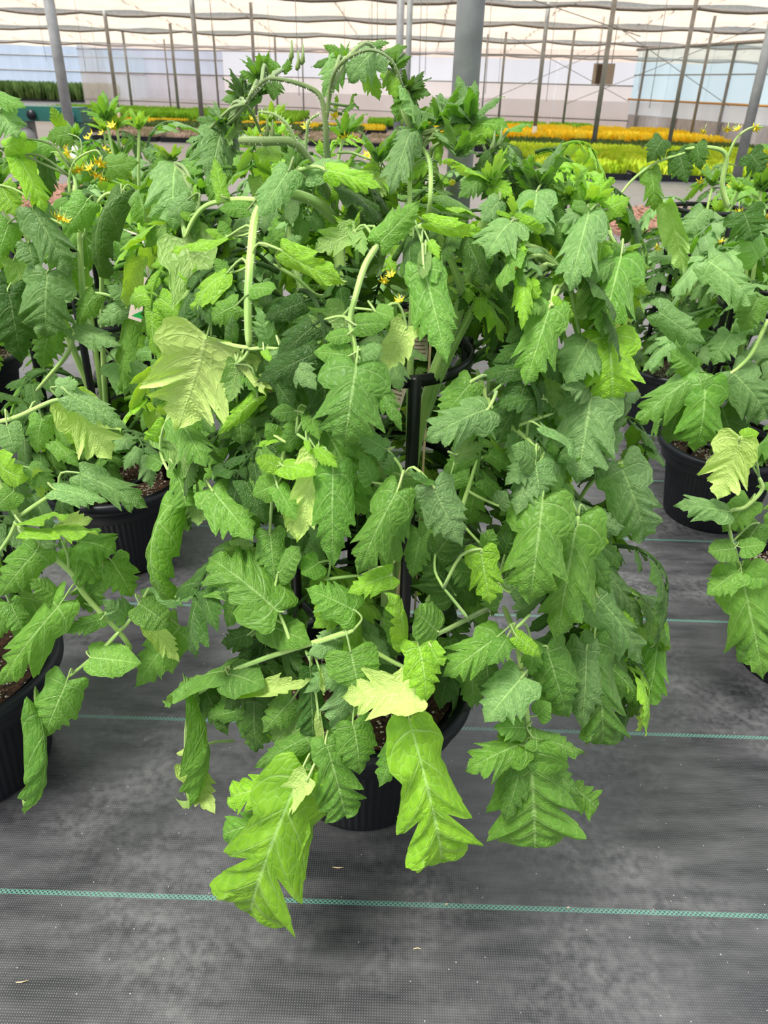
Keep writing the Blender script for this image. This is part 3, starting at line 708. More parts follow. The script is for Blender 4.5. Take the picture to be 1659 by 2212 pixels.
mp_.leaves('''
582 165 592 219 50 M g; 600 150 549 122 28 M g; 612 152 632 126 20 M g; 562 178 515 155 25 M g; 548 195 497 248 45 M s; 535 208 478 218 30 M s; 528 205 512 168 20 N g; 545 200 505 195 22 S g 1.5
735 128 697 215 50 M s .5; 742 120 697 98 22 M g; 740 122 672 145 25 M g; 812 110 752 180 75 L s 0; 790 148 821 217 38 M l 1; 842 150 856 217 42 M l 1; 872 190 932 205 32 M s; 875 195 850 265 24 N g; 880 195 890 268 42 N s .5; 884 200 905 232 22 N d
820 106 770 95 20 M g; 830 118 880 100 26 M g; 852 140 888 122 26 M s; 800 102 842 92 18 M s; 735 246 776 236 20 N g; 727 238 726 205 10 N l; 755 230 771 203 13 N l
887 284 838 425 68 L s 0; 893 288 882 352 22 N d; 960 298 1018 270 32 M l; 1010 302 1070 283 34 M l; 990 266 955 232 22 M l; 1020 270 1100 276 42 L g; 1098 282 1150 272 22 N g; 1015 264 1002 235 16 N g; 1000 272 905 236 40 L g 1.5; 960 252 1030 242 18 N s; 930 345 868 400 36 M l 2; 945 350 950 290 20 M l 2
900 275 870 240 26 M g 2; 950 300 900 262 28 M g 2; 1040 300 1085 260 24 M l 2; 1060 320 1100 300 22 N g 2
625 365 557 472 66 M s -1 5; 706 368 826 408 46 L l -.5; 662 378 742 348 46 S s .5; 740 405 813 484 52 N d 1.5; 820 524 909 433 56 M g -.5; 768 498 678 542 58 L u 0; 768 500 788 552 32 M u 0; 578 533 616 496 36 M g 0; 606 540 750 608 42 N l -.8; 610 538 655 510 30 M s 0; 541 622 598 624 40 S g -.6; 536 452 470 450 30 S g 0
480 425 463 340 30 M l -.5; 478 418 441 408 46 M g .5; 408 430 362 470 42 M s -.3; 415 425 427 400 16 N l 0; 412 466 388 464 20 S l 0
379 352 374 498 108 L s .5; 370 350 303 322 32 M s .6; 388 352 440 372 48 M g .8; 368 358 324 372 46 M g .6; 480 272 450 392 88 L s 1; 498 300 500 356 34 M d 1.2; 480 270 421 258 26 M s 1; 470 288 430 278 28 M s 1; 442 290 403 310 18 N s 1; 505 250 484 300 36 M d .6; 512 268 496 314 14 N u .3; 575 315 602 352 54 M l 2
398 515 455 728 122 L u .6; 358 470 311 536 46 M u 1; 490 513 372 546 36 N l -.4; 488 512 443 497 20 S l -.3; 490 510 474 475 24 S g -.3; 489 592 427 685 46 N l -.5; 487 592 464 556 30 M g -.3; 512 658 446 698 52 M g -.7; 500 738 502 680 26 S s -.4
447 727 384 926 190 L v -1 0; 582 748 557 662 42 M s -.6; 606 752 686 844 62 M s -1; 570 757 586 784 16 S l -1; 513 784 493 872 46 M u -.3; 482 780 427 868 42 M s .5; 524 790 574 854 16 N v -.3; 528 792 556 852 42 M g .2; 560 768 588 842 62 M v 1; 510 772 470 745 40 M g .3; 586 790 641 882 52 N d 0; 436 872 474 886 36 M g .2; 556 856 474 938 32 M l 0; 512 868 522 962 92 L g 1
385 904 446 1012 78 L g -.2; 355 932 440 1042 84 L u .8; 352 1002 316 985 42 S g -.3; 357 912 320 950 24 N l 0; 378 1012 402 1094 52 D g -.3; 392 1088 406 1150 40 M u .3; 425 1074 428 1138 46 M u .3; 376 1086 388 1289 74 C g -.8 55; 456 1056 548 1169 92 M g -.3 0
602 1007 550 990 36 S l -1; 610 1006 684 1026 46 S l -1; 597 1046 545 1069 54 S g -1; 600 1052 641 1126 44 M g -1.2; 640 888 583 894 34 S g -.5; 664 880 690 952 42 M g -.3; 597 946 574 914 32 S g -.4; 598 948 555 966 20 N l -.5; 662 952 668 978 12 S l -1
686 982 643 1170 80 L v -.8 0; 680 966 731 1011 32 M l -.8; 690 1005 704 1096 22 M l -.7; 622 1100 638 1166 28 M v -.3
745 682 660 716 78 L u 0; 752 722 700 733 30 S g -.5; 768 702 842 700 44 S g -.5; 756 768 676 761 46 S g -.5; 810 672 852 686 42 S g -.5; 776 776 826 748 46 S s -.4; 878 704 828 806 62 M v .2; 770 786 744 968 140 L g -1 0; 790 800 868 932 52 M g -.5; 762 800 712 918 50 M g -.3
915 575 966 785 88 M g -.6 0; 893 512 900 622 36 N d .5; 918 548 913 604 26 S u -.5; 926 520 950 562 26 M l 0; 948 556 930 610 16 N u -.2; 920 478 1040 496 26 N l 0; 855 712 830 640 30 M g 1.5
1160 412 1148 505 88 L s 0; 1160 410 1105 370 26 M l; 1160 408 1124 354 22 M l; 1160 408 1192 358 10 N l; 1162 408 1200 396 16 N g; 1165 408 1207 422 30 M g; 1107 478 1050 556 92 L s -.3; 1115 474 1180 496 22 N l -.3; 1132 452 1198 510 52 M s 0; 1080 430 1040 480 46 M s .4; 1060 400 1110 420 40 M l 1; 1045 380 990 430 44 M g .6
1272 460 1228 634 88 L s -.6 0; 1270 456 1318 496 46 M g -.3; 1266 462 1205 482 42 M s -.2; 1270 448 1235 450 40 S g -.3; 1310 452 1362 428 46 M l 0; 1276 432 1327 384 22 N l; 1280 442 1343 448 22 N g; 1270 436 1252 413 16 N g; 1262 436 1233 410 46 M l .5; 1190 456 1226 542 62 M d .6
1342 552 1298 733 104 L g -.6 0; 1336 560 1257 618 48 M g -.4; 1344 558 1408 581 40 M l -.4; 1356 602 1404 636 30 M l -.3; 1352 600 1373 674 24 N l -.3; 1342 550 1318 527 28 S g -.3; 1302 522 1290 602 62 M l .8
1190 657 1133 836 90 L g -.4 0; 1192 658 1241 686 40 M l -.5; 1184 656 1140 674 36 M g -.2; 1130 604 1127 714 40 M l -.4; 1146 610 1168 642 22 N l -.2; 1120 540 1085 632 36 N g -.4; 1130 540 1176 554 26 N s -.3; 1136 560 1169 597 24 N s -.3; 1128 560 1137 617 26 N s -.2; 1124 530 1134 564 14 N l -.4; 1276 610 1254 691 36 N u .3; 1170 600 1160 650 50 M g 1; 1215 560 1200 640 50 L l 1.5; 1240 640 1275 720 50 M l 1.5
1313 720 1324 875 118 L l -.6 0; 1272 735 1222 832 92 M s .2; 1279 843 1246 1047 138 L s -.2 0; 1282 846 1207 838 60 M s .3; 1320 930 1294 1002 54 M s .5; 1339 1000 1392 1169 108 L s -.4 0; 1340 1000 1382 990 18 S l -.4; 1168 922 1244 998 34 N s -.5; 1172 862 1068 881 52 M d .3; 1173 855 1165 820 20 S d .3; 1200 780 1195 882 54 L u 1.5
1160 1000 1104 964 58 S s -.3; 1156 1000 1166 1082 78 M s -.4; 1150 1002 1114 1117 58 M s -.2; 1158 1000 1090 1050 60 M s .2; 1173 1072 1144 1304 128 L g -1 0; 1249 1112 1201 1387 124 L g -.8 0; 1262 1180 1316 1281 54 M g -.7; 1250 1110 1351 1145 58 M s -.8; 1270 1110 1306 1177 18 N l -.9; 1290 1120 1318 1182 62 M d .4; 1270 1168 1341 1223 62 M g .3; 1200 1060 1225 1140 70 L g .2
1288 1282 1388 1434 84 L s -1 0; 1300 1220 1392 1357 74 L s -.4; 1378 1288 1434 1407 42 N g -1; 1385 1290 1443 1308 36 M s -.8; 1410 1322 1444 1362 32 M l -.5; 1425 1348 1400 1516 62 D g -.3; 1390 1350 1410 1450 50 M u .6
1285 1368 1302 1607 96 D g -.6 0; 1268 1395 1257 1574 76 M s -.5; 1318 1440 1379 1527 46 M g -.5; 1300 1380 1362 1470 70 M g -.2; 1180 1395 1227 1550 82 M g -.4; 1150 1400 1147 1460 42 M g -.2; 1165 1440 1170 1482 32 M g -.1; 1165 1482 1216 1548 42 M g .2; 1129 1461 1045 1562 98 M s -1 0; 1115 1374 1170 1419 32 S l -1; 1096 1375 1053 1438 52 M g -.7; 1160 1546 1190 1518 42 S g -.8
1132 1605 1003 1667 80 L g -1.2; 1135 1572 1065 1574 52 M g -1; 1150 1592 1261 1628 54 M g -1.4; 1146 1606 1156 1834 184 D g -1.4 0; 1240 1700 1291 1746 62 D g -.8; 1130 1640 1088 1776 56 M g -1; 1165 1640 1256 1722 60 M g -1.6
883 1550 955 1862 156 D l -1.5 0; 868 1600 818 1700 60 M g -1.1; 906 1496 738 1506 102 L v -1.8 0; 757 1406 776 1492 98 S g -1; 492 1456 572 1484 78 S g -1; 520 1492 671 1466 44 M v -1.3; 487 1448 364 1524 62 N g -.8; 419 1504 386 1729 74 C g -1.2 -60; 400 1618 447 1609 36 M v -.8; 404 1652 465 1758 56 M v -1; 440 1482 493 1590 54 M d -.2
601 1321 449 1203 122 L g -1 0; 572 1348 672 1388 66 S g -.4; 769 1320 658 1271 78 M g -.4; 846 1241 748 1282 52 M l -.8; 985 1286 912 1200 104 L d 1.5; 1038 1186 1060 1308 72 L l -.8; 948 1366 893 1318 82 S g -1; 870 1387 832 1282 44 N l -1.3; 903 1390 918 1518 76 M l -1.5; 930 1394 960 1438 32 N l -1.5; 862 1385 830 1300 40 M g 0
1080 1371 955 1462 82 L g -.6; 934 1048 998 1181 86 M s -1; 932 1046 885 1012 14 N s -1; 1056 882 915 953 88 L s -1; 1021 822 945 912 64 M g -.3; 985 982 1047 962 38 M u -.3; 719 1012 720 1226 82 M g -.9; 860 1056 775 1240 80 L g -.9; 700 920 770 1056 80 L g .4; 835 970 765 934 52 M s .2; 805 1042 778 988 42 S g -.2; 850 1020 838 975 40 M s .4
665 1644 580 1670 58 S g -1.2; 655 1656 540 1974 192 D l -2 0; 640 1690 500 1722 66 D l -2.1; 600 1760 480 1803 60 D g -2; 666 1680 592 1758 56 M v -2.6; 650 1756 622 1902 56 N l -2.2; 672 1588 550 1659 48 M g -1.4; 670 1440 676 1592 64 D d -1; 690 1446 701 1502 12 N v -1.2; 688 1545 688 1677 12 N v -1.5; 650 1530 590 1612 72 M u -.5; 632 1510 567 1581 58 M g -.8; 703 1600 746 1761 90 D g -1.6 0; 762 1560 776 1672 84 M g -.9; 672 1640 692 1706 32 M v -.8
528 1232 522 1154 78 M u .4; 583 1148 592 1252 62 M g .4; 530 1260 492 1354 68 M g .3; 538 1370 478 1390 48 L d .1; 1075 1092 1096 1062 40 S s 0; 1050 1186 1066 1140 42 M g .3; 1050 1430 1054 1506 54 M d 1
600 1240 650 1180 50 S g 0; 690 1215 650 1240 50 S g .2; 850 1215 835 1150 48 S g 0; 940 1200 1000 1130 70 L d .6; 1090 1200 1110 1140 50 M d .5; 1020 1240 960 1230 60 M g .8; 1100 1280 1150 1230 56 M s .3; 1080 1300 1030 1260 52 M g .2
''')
# filler foliage behind the outer leaves
fr_ = random.Random(11)
k = 0
while k < 110:
    z = fr_.uniform(.36, 1.12); az = fr_.uniform(0, 2*PI); fx = math.cos(az); fy = math.sin(az)
    if fy < -.35 and z < .62: 
        if fr_.random() < .75: continue
    if fy < -.2 and z < .45 and fx > 0: continue
    if fy < -.2 and z < .98: continue
    L = fr_.uniform(.20, .30) if fy > -.3 else fr_.uniform(.13, .20)
    if z > .95: L *= .75
    if z < .62 and fx < 0: L = min(L, .2)
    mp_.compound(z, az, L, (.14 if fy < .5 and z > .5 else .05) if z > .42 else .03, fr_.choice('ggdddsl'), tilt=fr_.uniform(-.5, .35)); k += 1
SIL = [(545, 150), (900, 120), (930, 260), (1090, 275), (1330, 430), (1385, 600), (1330, 700), (1350, 850), (1320, 1000), (1280, 1180), (1400, 1330), (1370, 1480), (1200, 1520), (1080, 1400), (950, 1390), (880, 1450), (760, 1500), (620, 1520), (520, 1450), (490, 1300), (500, 1170), (580, 1110), (520, 980), (370, 1000), (350, 900), (355, 700), (330, 520), (430, 290)]
def inside(x, y, poly):
    c = False
    for (x0, y0), (x1, y1) in zip(poly, poly[1:]+poly[:1]):
        if (y0 > y) != (y1 > y) and x < (x1-x0)*(y-y0)/(y1-y0)+x0: c = not c
    return c
HOLES = [(1035, 760, 1150, 905), (1100, 1000, 1150, 1060), (300, 1100, 490, 1500), (890, 1320, 1040, 1500), (640, 90, 860, 270), (500, 90, 700, 290)]
k = 0
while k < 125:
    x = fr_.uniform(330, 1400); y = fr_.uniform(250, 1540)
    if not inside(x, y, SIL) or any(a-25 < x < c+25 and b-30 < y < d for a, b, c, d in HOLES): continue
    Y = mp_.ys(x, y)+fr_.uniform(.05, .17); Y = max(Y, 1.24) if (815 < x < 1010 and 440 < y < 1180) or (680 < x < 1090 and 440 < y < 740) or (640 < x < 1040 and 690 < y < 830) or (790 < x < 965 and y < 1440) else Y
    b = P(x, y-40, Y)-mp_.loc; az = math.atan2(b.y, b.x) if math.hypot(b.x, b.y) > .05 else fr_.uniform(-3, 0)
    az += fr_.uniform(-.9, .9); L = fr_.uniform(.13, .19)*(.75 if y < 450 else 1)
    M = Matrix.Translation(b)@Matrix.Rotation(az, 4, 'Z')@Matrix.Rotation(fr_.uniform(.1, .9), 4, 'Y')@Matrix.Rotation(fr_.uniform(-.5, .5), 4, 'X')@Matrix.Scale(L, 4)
    place('leaf', fr_.choice(CM), main, M, color=tone(fr_.choice('gddddsgl' if y > 600 else 'ggslldd'), fr_)); k += 1  # mostly dark tones low down: inner canopy shade put into leaf colour
for (x, y, sc) in [(1165, 408, .07), (1275, 440, .07), (1015, 262, .07), (950, 262, .06), (1060, 395, .06), (528, 215, .05), (560, 168, .04), (745, 135, .028), (850, 140, .03), (480, 268, .05), (372, 345, .04), (905, 285, .045), (1120, 475, .05), (1340, 548, .04), (760, 505, .035), (880, 200, .04), (640, 365, .04), (990, 330, .06), (440, 415, .04), (820, 345, .05), (1130, 380, .05), (1230, 425, .05)]:
    c = mp_.pt(x, y, .7)-mp_.loc
    place('shoot_tip', fr_.choice(TIPS), main, Matrix.Translation(c)@Matrix.Rotation(fr_.uniform(0, 6), 4, 'Z')@Matrix.Rotation(fr_.uniform(-.5, .5), 4, 'X')@Matrix.Scale(sc, 4), color=tone(fr_.choice('gls' if y > 250 else 'dg'), fr_))
# flowers and buds
def truss(pl, pts, wpx=4, size=13, lay=0, Y=None):
    for (x, y, tl) in pts:
        c = P(x, y, Y) if Y else pl.pt(x, y, lay); sz = size*depth(c)/F
        flower(pl.root, c-pl.loc, sz, (tl, fr_.uniform(-.6, .6), fr_.uniform(0, 6)))
truss(mp_, [(722, 248, 1.2), (548, 252, .4), (565, 290, .2), (1098, 536, .3), (1183, 546, .5), (843, 590, .6), (862, 645, .4), (830, 605, 1.0), (1118, 572, .2), (660, 270, .2)], lay=.6)
for (x, y) in ((650, 140), (640, 152), (626, 130), (1060, 325), (1075, 318), (573, 296), (585, 300)):
    c = mp_.pt(x, y, .5); m = MB(); q = c-mp_.loc; m.tube([q, q+Vector((.002, 0, .004)), q+Vector((.003, 0, .010)), q+Vector((.003, .002, .022))], [.0015, .0036, .002, .0008], 7); m.build('flower_bud', STEM, main, color=(.5, 0, 0, 1))
cage((MAIN[0]+.018, MAIN[1], 0), .14, (.936, .735, .50), [math.radians(a) for a in (20, 110, 200, 290)], 'black plastic cage of rings and stakes around the central tomato plant', .945)
# wooden stakes and printed tag inside the main cage
def stick(a, b, r, label, name='bamboo_stake', flat=0):
    a = Vector(a); b = Vector(b); m = MB()
    if flat:
        ax = (b-a).normalized(); m.box((0, 0, 0), (flat, .003, (b-a).length)); q = ax.to_track_quat('Z', 'Y').to_matrix().to_4x4()
        return m.build(name, WOOD, None, False, M=Matrix.Translation((a+b)/2)@q, label=label, cat='stake')
    m.tube([a, (a+b)/2, b], [r, r*.95, r*.9], 8); return m.build(name, WOOD, None, label=label, cat='stake')
stick(P(826, 1480, 1.0)-Vector((0, 0, .03)), P(868, 1225, 1.02), .0035, 'thin pale bamboo stake standing in the soil of the central pot')
stick(P(890, 1420, 1.14)-Vector((0, 0, .05)), P(930, 735, 1.14), .006, 'pale flat wooden stake standing behind the stems of the central plant', 'wooden_stake', .016)
TAGW = simple('tag_card', lin(236, 216, 200), .6); RED = simple('tag_red', lin(214, 62, 50), .5); GRN = simple('tag_green', lin(30, 170, 70), .5); INK = simple('tag_ink', lin(120, 90, 84), .7)
def tag_obj(c, wd, ht, rot, label, art):
    root = thing('plant_tag', c, label, 'tag'); root.rotation_euler = rot
    m = MB(); m.box((0, 0, 0), (wd, .0008, ht)); m.build('card', TAGW, root, False)
    if art == 'lines':
        for i in range(5):
            m = MB(); m.box((fr_.uniform(-.05, .05)*wd, -.0007, ht*(.25-.13*i)), (wd*fr_.uniform(.45, .75), .0004, ht*.025)); m.build('text_line', INK, root, False)
    else:
        m = MB(); m.tube([(0, -.0004, ht*.02), (0, -.0016, ht*.02)], wd*.27, 20); m.build('tomato_print', RED, root)
        m = MB(); m.add([(-wd*.3, -.0008, -ht*.42), (wd*.5, -.0008, -ht*.42), (wd*.5, -.0008, -ht*.22)], [(0, 1, 2)]); m.build('green_corner', GRN, root, False)
tag_obj(P(852, 858, 1.06), .028, .05, (0, .25, 0), 'pinkish printed plant tag hanging inside the central cage', 'lines')
tag_obj(P(905, 745, 1.2), .03, .05, (0, 0, 0), 'blank pale tag behind the top ring of the central cage', 'none_lines' if 0 else 'lines')
# ------------------------------------------------------------------ neighbours
BG = {}
def bg_plant(x, y, label, seed, n=46, H=1.12, spread=.28, group=None, far=False, flowers=4, low=.36, tones='gggsddl', fgap=None):
    root = potted((x, y, 0), label, group)
    pl = Plant(root, lambda a, b: y-.25, seed); r = pl.r
    tips = []
    for k in range(4):
        az = r.uniform(0, 2*PI); h = H*r.uniform(.82, 1.02); q = r.uniform(.05, .16)
        pts = smooth_path([(0, 0, .2), (.02*math.cos(az), .02*math.sin(az), .5), (q*.6*math.cos(az), q*.6*math.sin(az), .8*h), (q*math.cos(az), q*math.sin(az), h)], 4)
        m = MB(); m.tube(pts, [.010-.006*i/len(pts) for i in range(len(pts))], 8); m.build('main_stem', STEM, root, color=(.95, 0, 0, 1)); tips.append(pts[-1])
    for k in range(n):
        z = low+(H-low-.06)*((k+r.random())/n); az = k*2.4+r.uniform(-.4, .4)
        L = spread*r.uniform(.75, 1.1)*(1 if z < .9*H else .72)
        if fgap and math.sin(az) < -.25 and fgap[0] < z < fgap[1]: continue
        pl.compound(z, az, L, .04+.06*(z/H), r.choice(tones), tilt=r.uniform(-.45, .4))
    for t in tips:
        place('shoot_tip', r.choice(TIPS), root, Matrix.Translation(t)@Matrix.Rotation(r.uniform(0, 6), 4, 'Z')@Matrix.Scale(r.uniform(.08, .12), 4), color=tone('l' if r.random() < .6 else 'g', r))
    for k in range(flowers):
        t = r.choice(tips); c = t+Vector((r.uniform(-.09, .09), r.uniform(-.12, .05), r.uniform(-.1, .03))); flower(root, c, .019, (r.uniform(0, 1.2), r.uniform(-.5, .5), r.uniform(0, 6)), sub=not far)
    return pl
CA = [math.radians(a) for a in (15, 105, 195, 285)]
# left front
lf = bg_plant(-.86, 1.12, 'tomato plant in the black pot cut by the left edge, nearest on the left', 21, n=26, H=.92, spread=.24, low=.5, flowers=0)
for o in list(lf.root.children):   # keep the nearest stalks short so the soil shows as in the photo
    pass
lf.ys = lambda px, py: min(.93+.0001*abs(px-100), gy(px, py)-.05)
S = lf.stem
S([-60, 960, -5, 1040, 38, 1116, 56, 1158, 148, 1231, 184, 1286, 257, 1365, 284, 1402], 15, name='leaf_stalk', wend=11, lay=0)
S([40, 1116, 85, 1085, 126, 1058], 10, name='leaf_stalk', lay=0)
S([257, 1365, 280, 1340, 304, 1302, 322, 1270], 9, name='leaf_stalk', lay=0)
S([257, 1365, 225, 1398, 188, 1430, 141, 1468], 9, name='leaf_stalk', lay=-.5)
S([222, 1225, 262, 1258, 298, 1290], 7, name='leaf_stalk', lay=.5)
S([38, 1120, 20, 1160, -15, 1210], 10, name='leaf_stalk', lay=0)
S([-5, 912, 38, 900, 114, 866, 152, 864], 11, name='leaf_stalk', wend=8, lay=0)
S([148, 1231, 146, 1200, 132, 1165], 7, name='leaf_stalk', lay=0)
lf.leaves('''
195 1420 306 1433 64 S g -1; 145 1470 95 1592 84 M g -1; 78 1526 48 1723 62 C g -1.2 -40; 136 1297 -2 1482 84 L g -.8; 126 1292 62 1250 48 M g -.4; 82 1185 -5 1290 74 M g -.3; 220 1336 138 1367 38 M g -.4; 52 1146 212 1156 38 N l -.7; 46 1130 150 1118 24 N l -.6; 116 1056 233 1084 48 M s -.4; 172 1022 320 1098 62 L s 0; 170 1170 252 1196 84 L g .6; 302 1306 366 1356 64 S g -.4; 322 1348 388 1431 42 M v 0; 388 1352 290 1486 84 M g .6; 310 1290 432 1286 42 M s .2; 276 1332 220 1296 52 M s .2
15 918 31 981 48 S s -.5; 150 864 241 992 96 L v .3; 150 852 278 929 52 M s -.5; 120 836 172 828 40 M s 0; 160 1180 215 1260 80 L g .8; 240 1210 285 1290 70 M g .8; 60 1010 120 1060 50 M g .6; 0 1000 60 1030 50 N l .2; 30 1060 -10 1100 50 S g 0; 180 1300 240 1250 60 M g .8; 200 1240 180 1320 60 L g 1
130 1130 200 1120 40 M v .6; 100 1060 75 1010 40 M v .6; 20 1300 50 1370 50 M g .8; 190 900 150 960 60 M l 1; 90 900 80 980 50 M g .8
''')
cage((-.86+.018, 1.12, 0), .14, (.936, .735, .50, .30), CA, 'black plastic cage in the pot at the left edge', .945)
# second row left
l2 = bg_plant(-.80, 1.95, 'potted tomato plant behind the nearest left one, with white tag and yellow flowers', 33, n=60, H=1.13, spread=.27, low=.34, fgap=(.62, 1.02))
l2.ys = lambda px, py: 1.62
S = l2.stem
S([182, 720, 179, 640, 174, 560, 171, 480, 160, 400], 14, name='side_stem', wend=11, lay=0)
S([179, 516, 203, 453, 228, 420, 262, 418], 9, name='leaf_stalk', lay=-.5)
S([160, 718, 145, 765, 105, 814, 78, 845], 11, name='side_stem', wend=8, lay=-1)
S([172, 500, 150, 492, 105, 470], 7, name='leaf_stalk', lay=-.5)
S([205, 632, 240, 640, 272, 660, 300, 700], 7, name='leaf_stalk', lay=-.5)
S([150, 420, 150, 380, 165, 345, 205, 325, 220, 340], 6, name='flower_stalk', lay=0)
l2.leaves('''
17 624 47 786 84 M d -1; 103 586 102 732 102 L s -1.4; 61 525 72 580 50 M s -1; 70 449 152 599 80 L s -.8; 188 434 137 507 60 M g -1; 262 420 248 602 62 C d -1 50; 200 526 254 558 24 S s -.5; 8 320 62 302 36 M l -.5; 40 335 100 462 54 L l -.3; 105 310 54 336 44 M g; 135 276 108 228 26 M l; 100 335 106 432 38 L d; -10 205 57 233 38 M g -1; 0 240 40 298 64 L s -1; 205 635 167 701 44 M g -.6; 274 660 212 701 46 M s -.6; 160 705 263 749 54 M s -.6; 300 650 228 618 50 M s -.3; 276 666 268 850 34 N g -.3; 340 640 300 720 60 M g 0; 0 400 40 470 60 M l 0; 20 480 -5 560 60 M g 0; 60 300 20 350 40 M l 0
110 700 90 800 60 M g .5; 220 500 300 560 60 M g 1; 250 780 320 860 80 M s .5; 180 620 150 560 50 M g 1; 30 560 60 640 50 M u 0; 300 420 330 500 60 M g 1; 230 360 300 350 50 M g 1; 150 290 100 300 40 M g .5; 120 640 60 620 50 M d .6
''')
truss(l2, [(149, 328, 1.3), (217, 350, .9), (167, 364, .3), (206, 374, .4), (220, 382, .3), (128, 466, .4), (140, 470, .4), (190, 358, .3)], size=17, lay=-4)
cg2 = cage((-.80, 1.95, 0), .14, (.936, .735, .50, .30), CA, 'black plastic cage in the second pot on the left', .945)
tc_ = P(300, 645, 1.56)
tag_obj(tc_, .027, .095, (0, .32, .1), 'white plant tag with red and green print hanging in the second plant on the left', 'print')
m = MB(); m.tube([(.012, 0, .045), (-.02, .02, .12), (-.66-tc_.x, 1.90-tc_.y, .936-tc_.z)], .0022, 6); m.build('tie', TAGW, bpy.data.objects['plant_tag.002'])
# right front
rf = bg_plant(1.09, 1.52, 'tomato plant in the pot cut by the right edge, nearest on the right', 41, n=22, H=.95, spread=.24, low=.5, flowers=0, tones='gggsd')
rf.ys = lambda px, py: min(1.33, gy(px, py)-.05)
S = rf.stem
S([1640, 1030, 1645, 1060, 1610, 1095, 1575, 1108, 1580, 1165, 1590, 1195, 1600, 1235, 1640, 1300, 1650, 1340], 9, name='leaf_stalk', wend=7, lay=0)
rf.leaves('''
1575 1105 1457 1090 60 L s -.5; 1586 1185 1528 1192 46 S g -.5; 1600 1183 1656 1176 42 S g -.5; 1596 1232 1524 1286 62 M g -.6; 1605 1230 1662 1262 54 S g -.5; 1602 1238 1650 1472 112 L g -.8; 1640 1310 1598 1432 56 M g -.4; 1600 945 1550 1080 96 L v -.5; 1602 945 1640 935 30 S l -.3; 1620 1080 1560 1150 60 M g .5; 1640 1130 1600 1190 60 M d 1
''')
# right, second and third
r2 = bg_plant(1.14, 2.30, 'tomato plant in the black pot on the right, wide serrated leaves over its left rim', 52, n=34, H=1.05, spread=.26, low=.42, tones='sssgd')
r2.ys = lambda px, py: 2.02
r2.leaves('''
1512 803 1367 918 74 L g -1; 1523 820 1500 975 96 L g -1.6; 1506 800 1443 758 52 M g -.5; 1580 800 1662 905 86 L s -1; 1422 672 1526 744 58 M s -1; 1528 562 1626 662 74 L s -1; 1462 562 1392 562 22 M s; 1405 365 1413 458 42 L g -1; 1465 325 1484 396 52 M d -1; 1505 310 1514 368 38 M d -1; 1432 300 1398 352 44 M d -1; 1620 330 1650 372 54 L d -1; 1440 440 1476 592 36 N u -1; 1522 450 1476 506 44 M s -1; 1606 455 1627 522 84 L d -1; 1560 880 1600 1000 90 L d 0; 1480 860 1440 960 70 M d 0; 1640 560 1600 500 60 M s -.5; 1580 720 1540 790 60 M s 0; 1640 640 1600 720 60 M g -.5
''')
S = r2.stem
S([1573, 450, 1560, 400, 1568, 335, 1530, 318, 1480, 322], 12, name='side_stem', wend=7, lay=-1)
S([1570, 345, 1590, 300, 1620, 277, 1650, 275], 6, name='flower_stalk', lay=-1)
S([1480, 330, 1420, 350, 1370, 385, 1340, 420], 7, name='leaf_stalk', lay=-1)
S([1659, 690, 1620, 770, 1560, 815, 1512, 803], 10, name='leaf_stalk', lay=-1)
truss(r2, [(1572, 278, .5), (1592, 275, .4), (1633, 276, 1.0), (1520, 282, .3), (1659, 355, .5), (1556, 590, .4)], size=12, lay=-1)
cage((1.16, 2.30, 0), .15, (.96, .735, .50, .30), CA, 'black plastic cage in the second pot on the right', .97)
# further plants: (x, y, label)
FAR = [(-1.62, 1.25, 'tomato plant beyond the left edge whose shoots lean in beside the nearest left plant', 26, 1.1, .26),
       (-1.62, 2.1, 'tomato plant outermost in the second row on the left', 40, 1.14, .28),
       (-.95, 2.85, 'tomato plant third from the front in the left column', 44, 1.15, .28),
       (-1.75, 3.0, 'tomato plant outermost in the third row on the left', 40, 1.15, .28),
       (-.30, 2.75, 'tomato plant directly behind the left half of the central plant', 44, 1.16, .28),
       (-.55, 3.75, 'tomato plant in the back row on the left beside the thick steel post', 40, 1.14, .28),
       (-1.4, 3.95, 'tomato plant in the back row far on the left', 40, 1.12, .28),
       (.14, 3.85, 'tomato plant in the back row right behind the central stems', 30, 1.02, .26),
       (.72, 3.95, 'low tomato plant in the back row whose black pot shows right of the central cage', 16, .8, .24),
       (1.22, 3.1, 'tomato plant third from the front in the right column, pot half hidden by bright leaves', 40, 1.0, .27),
       (1.95, 2.9, 'tomato plant in the outer right column, third from the front', 40, 1.08, .27),
       (1.75, 3.95, 'tomato plant in the back row on the right', 40, 1.06, .27),
       (2.6, 3.9, 'tomato plant in the back row at the right edge with drooping flowers', 40, 1.12, .27),
       (1.95, 2.05, 'tomato plant at the right edge behind the nearest right one', 34, 1.05, .26),
       (-2.5, 3.3, 'tomato plant far out at the left edge of the third row', 36, 1.14, .28)]
for i, (x, y, lab, n, H, sp) in enumerate(FAR):
    bg_plant(x, y, lab, 70+i*3, n=n, H=H, spread=sp, far=True, tones='ggssdl' if x < .5 else 'sssgd', flowers=5)
    if i in (1, 2, 8, 9, 11): cage((x, y, 0), .14, (.90, .70, .48), CA, ['', 'black plastic cage in the outer second-row pot on the left', 'black plastic cage in the third pot of the left column', '', '', '', '', '', 'black plastic cage in the low back-row pot right of centre', 'black plastic cage in the third pot of the right column', '', 'black plastic cage in the back row on the right'][i], .91)
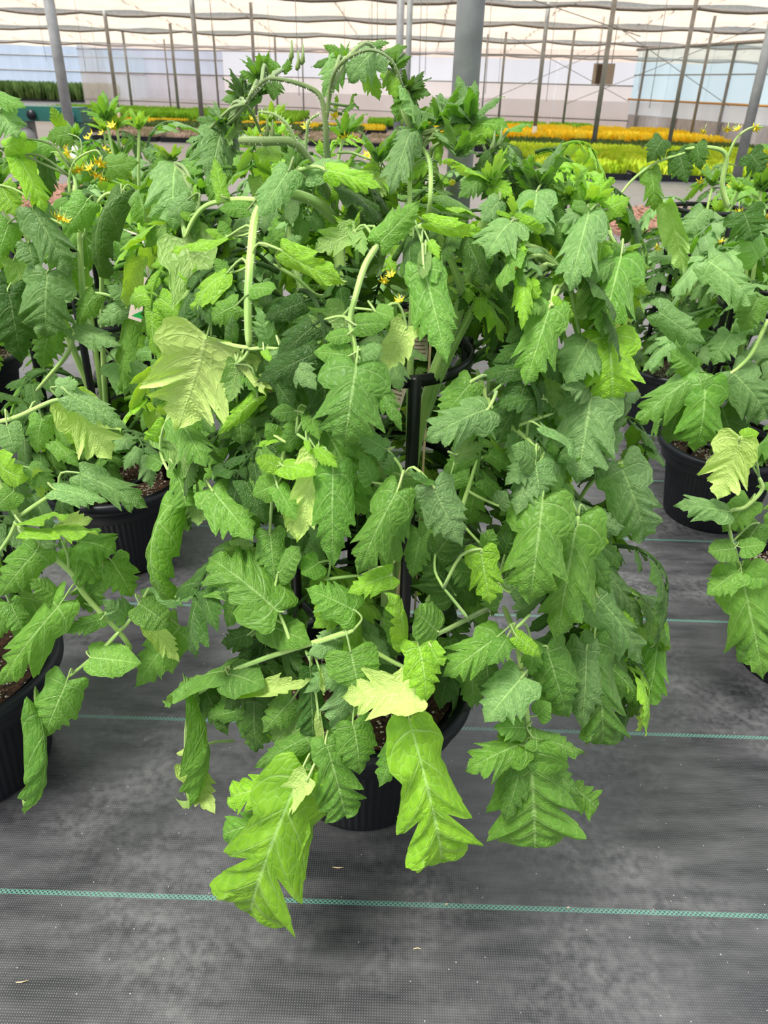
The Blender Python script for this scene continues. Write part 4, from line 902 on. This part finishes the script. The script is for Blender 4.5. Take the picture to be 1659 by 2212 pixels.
# low pots with small plants behind (right centre)
# ------------------------------------------------------------------ seedling trays
def tuft_mesh(seed, wx, wy, n, h, col, name, colr2=None, hw=.02):
    r = random.Random(seed); mb = MB()
    for k in range(n):
        x = r.uniform(-wx/2+.06, wx/2-.06); y = r.uniform(-wy/2+.06, wy/2-.06); hh = h*r.uniform(.55, 1.15); a = r.uniform(0, PI*2); l_ = min(r.uniform(.2, .8)*hh, .07); q = hw*r.uniform(.6, 1.3)
        dx, dy = math.cos(a), math.sin(a); z0 = .07
        mb.add([(x-dy*q*.3, y+dx*q*.3, z0), (x+dy*q*.3, y-dx*q*.3, z0), (x+dx*l_*.5+dy*q, y+dy*l_*.5-dx*q, z0+hh*.65), (x+dx*l_, y+dy*l_, z0+hh), (x+dx*l_*.5-dy*q, y+dy*l_*.5+dx*q, z0+hh*.65)], [(0, 1, 2, 3, 4)])
    return mb.mesh(name, col, False)
def foliage(name, c1, c2):
    t = NT(name); g = t.n('NewGeometry'); nz = t.n('TexNoise', iScale=2.5, iDetail=3.0); t.l(g.outputs['Position'], nz.inputs['Vector'])
    c = t.mix(t.rng(nz.outputs[0], .35, .65), c1, c2); t.l(c, t.b.inputs['Base Color']); t.b.inputs['Roughness'].default_value = .6
    tl = t.n('BsdfTranslucent'); t.l(c, tl.inputs[0]); a = t.n('MixShader', i0=.35); t.l(t.b.outputs[0], a.inputs[1]); t.l(tl.outputs[0], a.inputs[2]); t.l(a.outputs[0], t.o.inputs[0]); return t.m
F_LIME = foliage('lime_seedlings', lin(164, 200, 30), lin(206, 222, 60)); F_YEL = foliage('yellow_flowers', lin(250, 214, 20), lin(240, 230, 70))
F_DK = foliage('dark_green_seedlings', lin(72, 104, 46), lin(104, 134, 70)); F_GR = foliage('bright_green_seedlings', lin(116, 178, 34), lin(150, 204, 60)); F_PINK = foliage('pale_flower_mix', lin(150, 150, 110), lin(220, 200, 190))
tb = MB(); TW, TD = 1.5, 1.3
for (c, d) in (((0, 0, .02), (TW-.04, TD-.04, .03)), ((0, -TD/2+.02, .05), (TW-.03, .03, .10)), ((0, TD/2-.02, .05), (TW-.03, .03, .10)), ((-TW/2+.03, 0, .05), (.03, TD-.06, .10)), ((TW/2-.03, 0, .05), (.03, TD-.06, .10))): tb.box(c, d)
for q in range(7): tb.box((-TW/2+.12+q*.21, -TD/2+.0, .045), (.012, .012, .085))
TRAY = tb.mesh('tray', BLACK, False)
def block(x0, x1, y0, y1, fol, h, n, label, group, seed, hw=.02):
    me = tuft_mesh(seed, TW-.08, TD-.08, n, h, fol, 'seedlings', hw=hw)
    SX, SY = TW+.07, TD+.07; nx = max(1, int(round((x1-x0)/SX))); ny = max(1, int(round((y1-y0)/SY)))
    for i in range(nx):
        for j in range(ny):
            r = thing('seedling_tray', (x0+(i+.5)*SX, y0+(j+.5)*SY, 0), label, 'tray', group)
            place('tray', TRAY, r); place('seedlings', me, r, kind='stuff')
            if (i+j) % 2: r.rotation_euler.z = PI
block(2.4, 9.2, 13.4, 18.6, F_LIME, .17, 1300, 'black tray of lime green seedlings behind the right plants', 'lime seedling trays on the right', 1, .03)
block(1.2, 8.7, 18.8, 21.4, F_DK, .14, 900, 'black tray of dark green seedlings behind the lime ones', 'dark seedling trays on the right', 2, .025)
block(1.0, 8.2, 21.6, 26.6, F_YEL, .22, 800, 'black tray of bright yellow flowers in front of the back wall', 'yellow flower trays on the right', 3, .045)
block(-1.0, 7.2, 27, 29.6, F_GR, .2, 600, 'black tray of bright green seedlings along the foot of the back wall, right half', 'green trays at the back wall', 4, .045)
block(-7.0, 1.0, 19.0, 21.6, F_PINK, .12, 900, 'black tray of small pale flowering plants left of centre', 'pale flower trays', 5, .02)
block(-8.6, -.2, 21.8, 24.2, F_DK, .16, 700, 'black tray of dark green plants behind the pale flowers', 'dark trays on the left', 6, .03)
block(-9.6, -.4, 24.4, 27, F_YEL, .10, 420, 'black tray of yellow and green plants left of centre', 'yellow trays on the left', 7, .035)
block(-12.6, -2.6, 27.2, 32.4, F_GR, .26, 600, 'black tray of tall bright green seedlings before the back wall, left half', 'green trays on the left', 8, .045)
block(-27, -16.5, 46, 49.9, F_DK, .8, 260, 'tray of tall green plants in the far aisle on the left', 'trays in the far aisle', 9, .12)
# mulch strip
m = MB(); r = random.Random(3)
root = thing('wood_chip_bed', (4.6, 9.0, 0), 'low bed of brown wood chips behind the right-hand tomato plants', 'mulch')
b = MB(); b.box((0, 0, .02), (4.6, 1.9, .04)); b.build('bed', MULCH, root, False)
for k in range(5200):
    x, y = r.uniform(-2.3, 2.3), r.uniform(-.95, .95); a = r.uniform(0, PI); L = r.uniform(.02, .05); q = r.uniform(.006, .014); z = .045+r.uniform(0, .02)
    dx, dy = math.cos(a)*L, math.sin(a)*L; ex, ey = -math.sin(a)*q, math.cos(a)*q
    m.add([(x-dx, y-dy, z), (x+ex, y+ey, z+r.uniform(-.005, .012)), (x+dx, y+dy, z+r.uniform(-.01, .015)), (x-ex, y-ey, z)], [(0, 1, 2, 3)])
m.build('wood_chips', MULCH, root, False, kind='stuff')
m2 = place('wood_chip_bed', None, None, label='small patch of brown wood chips seen behind the left-hand tomato plants', cat='mulch'); m2.location = (-4.9, 9.6, 0)
place('bed', root.children[0].data, m2); place('wood_chips', root.children[1].data, m2, kind='stuff')

# conveyor at the left
TEAL = simple('teal_paint', lin(24, 92, 84), .45, scale=4)
cv = thing('conveyor', (-6.15, 13.2, 0), 'teal conveyor with round roller end standing behind the left plants', 'machine')
m = MB(); m.box((0, 0, .74), (2.6, .5, .17)); m.box((0, 0, .84), (2.5, .44, .03)); m.build('beam', TEAL, cv, False)
m = MB(); m.tube([(1.12, -.32, .74), (1.12, .32, .74)], .085, 24); m.build('roller', simple('blue_grey', lin(66, 112, 126), .35), cv)
m = MB(); m.tube([(.55, -.30, .74), (.55, -.27, .74)], .07, 20); m.build('hub', BLACK, cv)
for x in (-.9, .35):
    m = MB(); m.tube([(x, -.2, .40), (x, -.12, .40)], .17, 28); m.build('wheel', simple('wheel_grey_%d' % int(x*10+20), lin(128, 126, 126), .5), cv)
    m = MB(); m.box((x, 0, .55), (.10, .3, .25)); m.box((x, 0, .14), (.12, .4, .28)); m.build('bracket', DSTEEL, cv, False)
m = MB(); m.box((1.2, 0, .38), (.12, .4, .74)); m.build('leg', TEAL, cv, False)
# hanging heater box
hp = P(1303, 160, 25); hb = thing('unit_heater', hp, 'grey box heater hung from the roof near the right corner', 'heater')
m = MB(); m.box((0, 0, 0), (.52, .4, .52)); m.build('housing', simple('heater_grey', lin(150, 142, 134), .6), hb, False)
m = MB(); m.box((-.17, -.21, 0), (.14, .03, .46)); m.build('grille', simple('heater_dark', lin(60, 48, 40), .7), hb, False)
for x in (-.2, .2):
    m = MB(); m.tube([(x, 0, .26), (x, 0, CH(25)+.1-hp.z)], .012, 6); m.build('hanger', DSTEEL, hb)
# litter on the ground cover
for i, (px, py, L, lab) in enumerate([(718, 1873, .022, 'dry straw bit on the fabric below the central pot'), (34, 2122, .02, 'curled dry straw at the lower left of the fabric'), (893, 2050, .014, 'short pale straw on the fabric below the centre'), (960, 1955, .008, 'tiny twig on the near green stripe'), (1224, 1962, .006, 'small brown crumb on the near green stripe at the right')]):
    g = ground(px, py, .002); m = MB(); m.tube([g, g+Vector((L*.5, L*.1*(i-1), .0015)), g+Vector((L, L*.2*(i % 2), 0))], [.0006, .0011, .0003], 5)
    m.build('straw', WOOD, None, label=lab, cat='debris')
print('objects', len(bpy.data.objects), 'unique tris', sum(len(m_.polygons) for m_ in bpy.data.meshes)*2)
